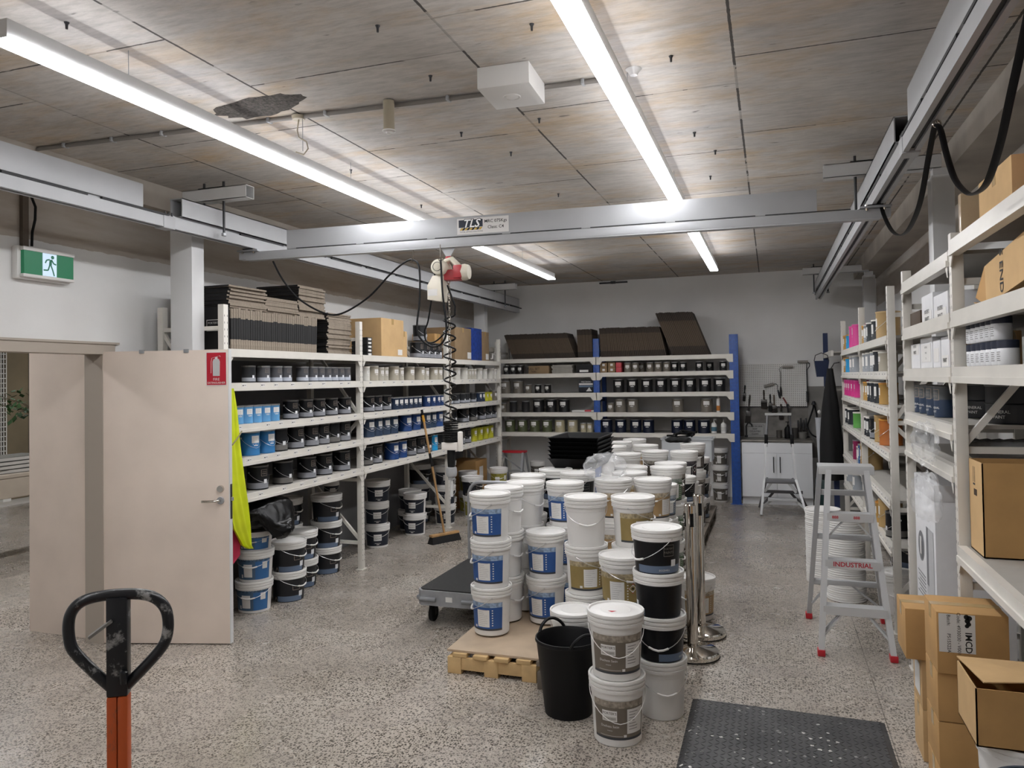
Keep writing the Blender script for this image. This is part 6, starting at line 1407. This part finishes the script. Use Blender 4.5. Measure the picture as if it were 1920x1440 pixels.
for i, (y, z) in enumerate(((3.97, 1.371+.058), (4.10, 1.371+.058))):
    t = thing('plastic_roll', ('grey plastic-wrapped roll seen through the near rack frame', 'second plastic-wrapped roll behind the first in the rack')[i], 'roll', (.82, y, z), 0, 'plastic rolls')
    b = MB(); b.M = T(0, 0, 0, ry=PI/2); n = 30
    b.lathe([(0, 0), (.04, .0)]+[(.052+.003*math.sin(k*2.1), .02+k*.0165) for k in range(30)]+[(.04, .52), (0, .52)], mat('cloudy film', '8f9092', .25, coat=.5, bump=.5, nscale=40), 24); b.build('wrapped_roll', t, 60)
blob('plastic_bag', (.70, 4.14, 1.18), (.055, .21, .13), CLEARP, 'clear plastic bag draped over the white carton in the rack', 'bag', .25, 3.2, 21, 4, .5, .6)
blob('plastic_bag', (.70, 4.16, 1.455), (.05, .17, .10), CLEARP, 'upper clear plastic bag stuffed below the mineral paint tins', 'bag', .28, 3.6, 25, 4, .5)
# tall white carton with an oval picture
ya, yb_ = A(1752, 950, X=.80).y, A(1716, 950, X=.80).y; zt = A(1722, 884, X=.80).z
t = thing('appliance_carton', 'tall white appliance carton with an oval picture under the clear bag', 'box', (.80, ya, .02))
MB().box(0, .36, 0, yb_-ya, -.019, zt-.07, WC, .006).build('carton', t); MB().box(-.002, .362, -.002, yb_-ya+.002, zt-.13, zt-.04, mat('carton lid white', 'c9c9cb', .5), .006).build('lid', t)
b = MB(); LY2 = yb_-ya
b.M = T(-.0015, LY2*.70, .78) @ Matrix(((0, 0, -1, 0), (-1, 0, 0, 0), (0, 1, 0, 0), (0, 0, 0, 1))); GP = mat('picture grey', '77787c', .4)
b.lathe([(0, .0006), (.085, .0006)], GP, 32)
for a in range(32): pass
b.box(-.03, .01, -.05, .05, .0008, .0012, LBL).box(.012, .04, -.07, .03, .0008, .0012, mat('picture dark', '4b4c50', .4)); b.M = Matrix()
b.box(-.0022, -.0012, LY2*.08, LY2*.42, .55, .92, mat('picture light', 'b9babc', .4)).box(-.0026, -.0016, LY2*.32, LY2*.42, .6, .92, GP)
for k in range(7): b.box(-.0024, -.0014, LY2*.5, LY2*(.9-.05*(k % 3)), .62-.02*k, .626-.02*k, GP)
b.box(-.0022, -.0012, LY2*.06, LY2*.9, .18, .40, LBL)
b.text('91234', .085, INK, fn=lambda u, w, l: (-.0024-l, LY2*.45-u, .27+w), bold=.01); b.build('printed_front', t, 0)
# ------------------------------------------------------------------ near bay: cartons, bottles, open box
def open_box(label, x0, x1, y0, y1, z0, z1, m=CARD2, m2=CARD, flaps=()):
    t = thing('open_carton', label, 'box', ((x0+x1)/2, (y0+y1)/2, z0+.001)); w, d, h = (x1-x0)/2, (y1-y0)/2, z1-z0; e = .005
    MB().box(-w, w, -d, d, 0, e, m).box(-w, -w+e, -d, d, 0, h, m2).box(w-e, w, -d, d, 0, h, m).box(-w, w, -d, -d+e, 0, h, m).box(-w, w, d-e, d, 0, h, m).build('carton', t, 0)
    for f_ in flaps: MB().add(*f_(w, d, h)).build('flap', t, 0)
    return t
bc = A(1838, 1052, Z=1.035); bf = A(1802, 990, X=bc.x); zt = A(1838, 871, X=bc.x, ).z
bx0 = max(bc.x, .80); bc = A(1838, 1000, X=.80); bf = A(1801, 960, X=.80); zt = A(1838, 871, X=.80).z
t = open_box('tall open tan carton standing on the near rack shelf', .812, 1.30, bc.y, min(bf.y, 3.80), 1.03, zt)
HB = mat('hand hole', '3a2a1c', .9)
b = MB(); d = (bf.y-bc.y)/2; h = zt-1.03; b.M = T(.0065, 0, 0)
b.box(-.2512, -.2506, -.02, .03, h*.62, h*.69, HB)
for s_ in (.0, .025): b.bar((-.2508, .012+s_, h*.76), (-.2508, .012+s_, h*.93), .004, .0008, INK, up=(1, 0, 0))
b.box(-.2512, -.2506, .008, .042, h*.73, h*.75, INK); b.build('printed_marks', t, 0)
xbox('tan carton with white address label at the near upright', 1779, 1822, 622, 1.82, X=.80, depth=.25, m=CARD, lab=('x-', .12, .8, .12, .88), text=(('MINERAL', .02, 0, .06), ('10 L', .02, 0, .02), ('PORTER', .016, 0, -.02)))
def bottle():
    b = MB(); b.lathe([(0, 0), (.033, 0), (.036, .006), (.036, .10), (.034, .105)], mat('bottle white', 'd9dadd', .35), 22); c = MB(); c.lathe([(.0345, .103), (.0362, .104), (.0362, .15), (.03, .153), (0, .153)], mat('bottle cap navy', '23293a', .35), 22)
    la = MB(); ink = mat('label ink', '6b6a6a')
    for k in range(5): patch(la, .036, FR, .08-.013*k, .04-.006*(k % 2), .004, ink, .0006, 4)
    return [('bottle', b, [('label', la)]), ('cap', c, [])]
y1 = A(1822, 640, X=.83).y; n = 0
for lay in range(2):
    for i in range(7):
        yy = y1-.045-.078*i
        if lay == 1 and i == 6: continue
        place('bottle', bottle, 'white_bottle', (.835, yy, 1.821+lay*.096), -PI/2, 'white bottle with navy cap, %s along the %s row in the near bay' % (ORD[i], ('lower', 'upper')[lay]), 'bottle', 'white bottles in the near bay', s=(1, 1, .61))
blob('shrink_wrap', (.93, y1-.03, 1.915), (.055, .06, .09), CLEARP, 'clear shrink wrap bunched beside the white bottles', 'wrap', .3, 3.5, 33, 3, .5, .9)
# tipped open carton
t = thing('open_carton', 'tipped tan carton lettered end, open towards the column', 'box', (.84, 3.44, 2.066)); t.rotation_euler = (0, 0, math.radians(0))
b = MB(); h = .24; L0, L1 = 0., -.62
prof = [(0.0, 0.)]
def tp(y, z): c_, s_ = math.cos(-.1), math.sin(-.1); return (y*c_-z*s_, y*s_+z*c_+.0)
T0 = (0.30, .07); corners = [(-.55, 0), (.12, 0), (.12, .165), (-.55, .165)]
pts = [tp(y, z) for y, z in corners]; zmin = min(p[1] for p in pts); pts = [(p[0], p[1]-zmin) for p in pts]
for x in (0, .34):
    pass
e = .004; X0, X1 = 0, .34
vs = [(X0, p[0], p[1]) for p in pts]+[(X1, p[0], p[1]) for p in pts]
b.add(vs, [(3, 2, 1, 0), (4, 5, 6, 7), (0, 1, 5, 4), (2, 3, 7, 6), (3, 0, 4, 7)], CARD)
vi = [(X0+e if v[0] == X0 else X1-e, v[1], v[2]) for v in vs]
b.add(vi, [(0, 1, 2, 3), (7, 6, 5, 4), (4, 5, 1, 0), (6, 7, 3, 2), (7, 4, 0, 3)], CARD2); b.build('carton', t, 0)
a0, a1 = pts[1], pts[2]
MB().add([(X0, a0[0], a0[1]), (X1, a0[0], a0[1]), (X1, a0[0]+.20, a0[1]+.03), (X0, a0[0]+.20, a0[1]+.03), (X0, a0[0], a0[1]+.003), (X1, a0[0], a0[1]+.003), (X1, a0[0]+.20, a0[1]+.033), (X0, a0[0]+.20, a0[1]+.033)], [(0, 1, 2, 3), (7, 6, 5, 4), (0, 4, 5, 1), (2, 6, 7, 3), (0, 3, 7, 4), (1, 5, 6, 2)], CARD2).build('flap', t, 0)
MB().add([(X0, a1[0], a1[1]), (X0, a0[0], a0[1]), (X0-.0, a0[0]+.17, a0[1]+.05), (X0+.05, a1[0]+.12, a1[1]+.02)], [(0, 1, 2, 3)], CARD2).add([(X0+.003, a1[0], a1[1]), (X0+.003, a0[0], a0[1]), (X0+.003, a0[0]+.17, a0[1]+.05), (X0+.053, a1[0]+.12, a1[1]+.02)], [(3, 2, 1, 0)], CARD2).build('flap', t, 0)
b = MB(); cy = (pts[0][0]+pts[2][0])/2; cz = (pts[0][1]+pts[2][1])/2
b.text("S END", .062, INK, fn=lambda u, w, l: (-.001-l, cy+.10-w*1, cz-.0-u), bold=.01); b.build('lettering', t, 0)
# top shelf of the near bay
zt_ = 2.386
xbox('plastic-wrapped tan carton at the near upright on the top shelf', 1792, 1826, 352, zt_, X=.82, depth=.25, m=mat('wrapped tan carton', 'b59f80', .35, coat=.6, bump=.3, nscale=25), tape=False)
xbox('tan carton beside the red sack on the top shelf', 1830, 1893, 318, zt_, X=.82, depth=.3, m=CARD)
blob('red_sack', (.97, 2.80, zt_+.24), (.12, .2, .24), mat('red plastic sack', 'b3323f', .4, bump=.3, nscale=8), 'red plastic sack standing on the top shelf of the near bay', 'sack', .12, 2.2, 41, 4, .3, .9)
# ------------------------------------------------------------------ cartons on the floor in front of the near bay
def fbox(label, px0, px1, pyt, pyb, Y, depth, m=CARD, z0=None, **k):
    a, c = A(px0, pyb, Y=Y), A(px1, pyb, Y=Y); zt = A(px0, pyt, Y=Y).z; zb = a.z if z0 is None else z0
    carton(label, a.x, c.x, Y, Y+depth, zb, zt, m=m, **k); return a.x, c.x, zt
FG = 'cartons stacked on the floor by the aisle rack'
YA, YBx = 3.95, 3.52
Zs = [0., .205, .40, .60]
x0 = A(1729, 1300, Y=YA).x
for i, (z0_, z1_, lb_) in enumerate(((0., .235, None), (.237, .47, ('x-', .2, .8, .2, .85)))):
    carton('narrow tan carton, %s of the rear column by the rack foot' % ('bottom', 'second')[i], x0, A(1795, 1300, Y=YA).x, YA, YA+.22, z0_, z1_, CARD, lab=lb_, group=FG)
fb = fbox('plain tan carton on top of the rear column', 1699, 1790, 1141, 1232, YA-.02, .25, CARD2, z0=.472, group=FG, lab=('y', .62, .98, .98, 1.002))
xl = A(1757, 1250, Y=YBx).x; xr = A(1893, 1250, Y=YBx).x
zi = [A(1757, y, Y=YBx).z for y in (1440, 1352, 1262, 1252, 1146)]
carton('plain tan carton at the bottom of the front column', xl, xr, YBx, YBx+.25, 0, zi[0]-.003, CARD2, group=FG)
carton('plain tan carton second up in the front column', xl, xr, YBx, YBx+.25, zi[0], zi[1]-.003, CARD2, group=FG)
carton('tan carton with white side label third up in the front column', xl, xr, YBx, YBx+.25, zi[1], zi[2], CARD2, lab=('y', .42, .6, .25, .75), group=FG)
t = carton('top carton with printed code label on the front column', xl, xr, YBx-.01, YBx+.25, zi[2]+.002, zi[4], CARD2, lab=('y', .03, .54, .36, .98), group=FG,
    text=(('IMCD', .034, .040, -.034, -PI/2, .015), ('Code: 4930030 - V001', .0185, .006, 0.0, -PI/2), ('Batch:      P515522A', .0185, -.030, -.002, -PI/2)))
b = MB()
w_ = (xr-xl); lx = -w_/2+w_*.285; lz = (zi[4]-zi[2])*.67; d_ = (.26)/2
for (dx, dz, r) in ((.045, .064, .010), (.035, .068, .010), (.038, .052, .010), (.042, .040, .009), (.036, .032, .008)): b.add([(lx+dx+r*math.cos(a), -d_-.0024, lz+dz+r*math.sin(a)) for a in [k*2*PI/14 for k in range(14)]], [tuple(range(14))], INK)
b.build('logo_print', t, 0)
# open box and the pail under it
YO = 3.05
ox0, ox1 = A(1829, 1300, Y=YO).x, A(1829, 1300, Y=YO).x+.34; oz0, oz1 = A(1829, 1400, Y=YO).z, A(1835, 1292, Y=YO).z
t = open_box('open tan carton with raised flap standing on white pails', ox0, ox1, YO, YO+.28, oz0, oz1, CARD2, CARD, flaps=(
    lambda w, d, h: ([(-w, d, h+.012), (w*.55, d, h+.012), (w*.75, -d*.72, h+.035), (-w*.82, -d*.86, h+.014), (-w, d, h+.016), (w*.55, d, h+.016), (w*.75, -d*.72, h+.039), (-w*.82, -d*.86, h+.018)], [(3, 2, 1, 0), (4, 5, 6, 7), (0, 1, 5, 4), (1, 2, 6, 5), (2, 3, 7, 6), (3, 0, 4, 7)], CARD),))
for i, z_ in enumerate((0, 1)):
    pass
ph = oz0-.004
put_pail('p_under', pail(.145, ph if ph < .5 else .4, 'plain', handle=False), V((ox0+ox1)/2, YO+.14, 0.0), 0, 'white pail holding up the open tan carton', 'pails at the rack foot')
put_pail('p_slatelid', pail(.15, .60, 'plain', lidcol=mat('slate lid', '3a4654', .4), handle=False), V(A(1962, 1330, Y=2.55).x, 2.55, 0), 0, 'tall white drum with slate lid at the edge of the rack', 'pails at the rack foot')
# ------------------------------------------------------------------ showroom seen through the opening
gp = A(30, 940, Z=0); XW = gp.x-.02
GWH = mat('white grid wire', 'e2e1dc', .5); SHB = mat('showroom panel', '7f735c', .7, noise=.25, nscale=1.5); SHD = mat('showroom dark panel', '5a5146', .7)
wall('wall_display', (XW-.2, XW-.1, 1.5, 12.4, 0, ZC), m=mat('display wall', '6f6a62', .8))
struct(MB().box(XW-.1, XW+.35, 1.5, 12.4, 0, .03, SHOWW).build('trim_8', smooth=0))
for (a, c, lab) in ((12, 55, 'tall olive brown sample panel between two white grids'), (-60, -6, 'tall olive sample panel beyond the door opening edge')):
    ya, yb_ = A(a, 800, X=XW).y, A(c, 800, X=XW).y
    tag(MB().box(XW-.04, XW-.02, ya, yb_, .035, 2.7, SHB).build('display_board', smooth=0), lab, 'panel', 'sample panels')
for (a, c, lab) in ((-3, 12, 'white wire display grid at the edge of the opening'), (57, 67, 'white wire display grid behind the plant')):
    ya, yb_ = A(a, 800, X=XW).y, A(c, 800, X=XW).y; t = thing('display_grid', lab, 'grid', (XW, 0, 0), 0, 'white wire grids'); b = MB(); z = .12
    while z < 2.75: b.box(-.004, .004, ya, yb_, z, z+.012, GWH); z += .075
    for k in range(4): yy = ya+(yb_-ya)*k/3; b.box(-.004, .004, yy-.006, yy+.006, .06, 2.75, GWH)
    b.build('wire_grid', t, 0); MB().box(-.02, .1, ya, yb_, .031, .10, GWH).build('foot', t, 0)
dz = .90; d0 = A(0, 893, Z=dz); d1 = A(75, 880, Z=dz)
XD = d0.x; t = thing('display_desk', 'pale timber display desk with a drawer in the showroom', 'desk', (XD, 0, 0)); DSK = mat('pale oak', 'a3988a', .5, noise=.1, nscale=4)
MB().box(-.75, 0, d0.y-1.2, d1.y+.55, dz-.03, dz, DSK).build('desk_top', t, 0); MB().box(-.73, -.012, d0.y-1.18, d1.y+.53, dz-.24, dz-.03, DSK).build('apron', t, 0)
MB().box(-.012, -.004, d0.y-.5, d1.y+.5, dz-.235, dz-.04, DSK).build('drawer', t, 0); MB().box(-.004, .004, d1.y-.12, d1.y+.12, dz-.05, dz-.035, DARKM).build('drawer_pull', t, 0)
for y_ in (d0.y-1.15, d1.y+.50):
    for x_ in (-.7, -.05): MB().box(x_-.03, x_+.03, y_-.03, y_+.03, 0, dz-.24, mat('dark leg', '4f4a44', .6)).build('leg', t, 0)
for i in range(4):
    z_ = dz+.001+i*.042; t = thing('sample_folder', 'grey sample folder, %s from the bottom of the pile on the desk' % ORD[i], 'folder', (XD-.3, d1.y-.26, z_), R.uniform(-.08, .08), 'folders on the desk')
    MB().box(-.19, .19, -.32, .32, 0, .04, mat('folder cover %d' % (i % 2), ('2f2e2e', '55544f')[i % 2], .5), .003).build('cover', t, 0); MB().box(.1905, .192, -.31, .31, .005, .035, mat('folder pages', 'a9a6a0', .7)).build('pages', t, 0)
pp_ = A(74, 850, X=XD-.25)
t = thing('leafy_plant', 'leafy green branches in a clear glass vase on the desk', 'plant', (XD-.25, d1.y+.18, dz+.001))
MB().lathe([(0, 0), (.07, 0), (.075, .02), (.10, .2), (.06, .42), (.05, .5), (.055, .52), (.05, .5), (.056, .42), (.095, .2), (.07, .02), (0, .01)], clear('vase glass', .05, 'e8eef0', .25), 28).build('vase', t)
LEAF = mat('dark leaf', '223f19', .6, noise=.4, nscale=8, spec=.15); b = MB(); s_ = MB(); rr = random.Random(5)
for k in range(9):
    a = k*.72; rad_ = rr.uniform(.25, .55); top = Vector((math.cos(a)*rad_*.7, -.25+math.sin(a)*rad_, rr.uniform(.62, .95)))
    s_.tube([(0, 0, .1), (0, 0, .5), tuple(top*.5+Vector((0, 0, .32))), tuple(top)], .004, mat('stem', '4b3f2a', .7), 5)
    for m_ in range(22):
        c_ = Vector((0, 0, .55)).lerp(top, rr.uniform(.35, 1.15))+Vector((rr.uniform(-.09, .09), rr.uniform(-.12, .12), rr.uniform(-.08, .06))); dr_ = Vector((rr.uniform(-1, 1), rr.uniform(-1, 1), rr.uniform(-.7, .5))).normalized(); sd = dr_.cross(Vector((0, 0, 1))).normalized(); ln = rr.uniform(.06, .12)
        b.add([c_, c_+dr_*ln*.5+sd*ln*.3, c_+dr_*ln, c_+dr_*ln*.5-sd*ln*.3], [(0, 1, 2, 3)], LEAF)
s_.build('branches', t); b.build('foliage', t)
# ------------------------------------------------------------------ light, sky, colour
w = bpy.data.worlds.new('world'); sc.world = w; w.use_nodes = True
w.node_tree.nodes['Background'].inputs[0].default_value = (.5, .52, .55, 1); w.node_tree.nodes['Background'].inputs[1].default_value = .3
vs_ = sc.view_settings
sc.display_settings.display_device = 'sRGB'; vs_.view_transform = 'Standard'; vs_.look = 'None'; vs_.gamma = 1; vs_.use_curve_mapping = False; vs_.exposure = 1.2
sc.cycles.use_denoising = True; sc.cycles.max_bounces = 8; sc.cycles.diffuse_bounces = 5; sc.cycles.sample_clamp_indirect = 6; sc.cycles.transparent_max_bounces = 12
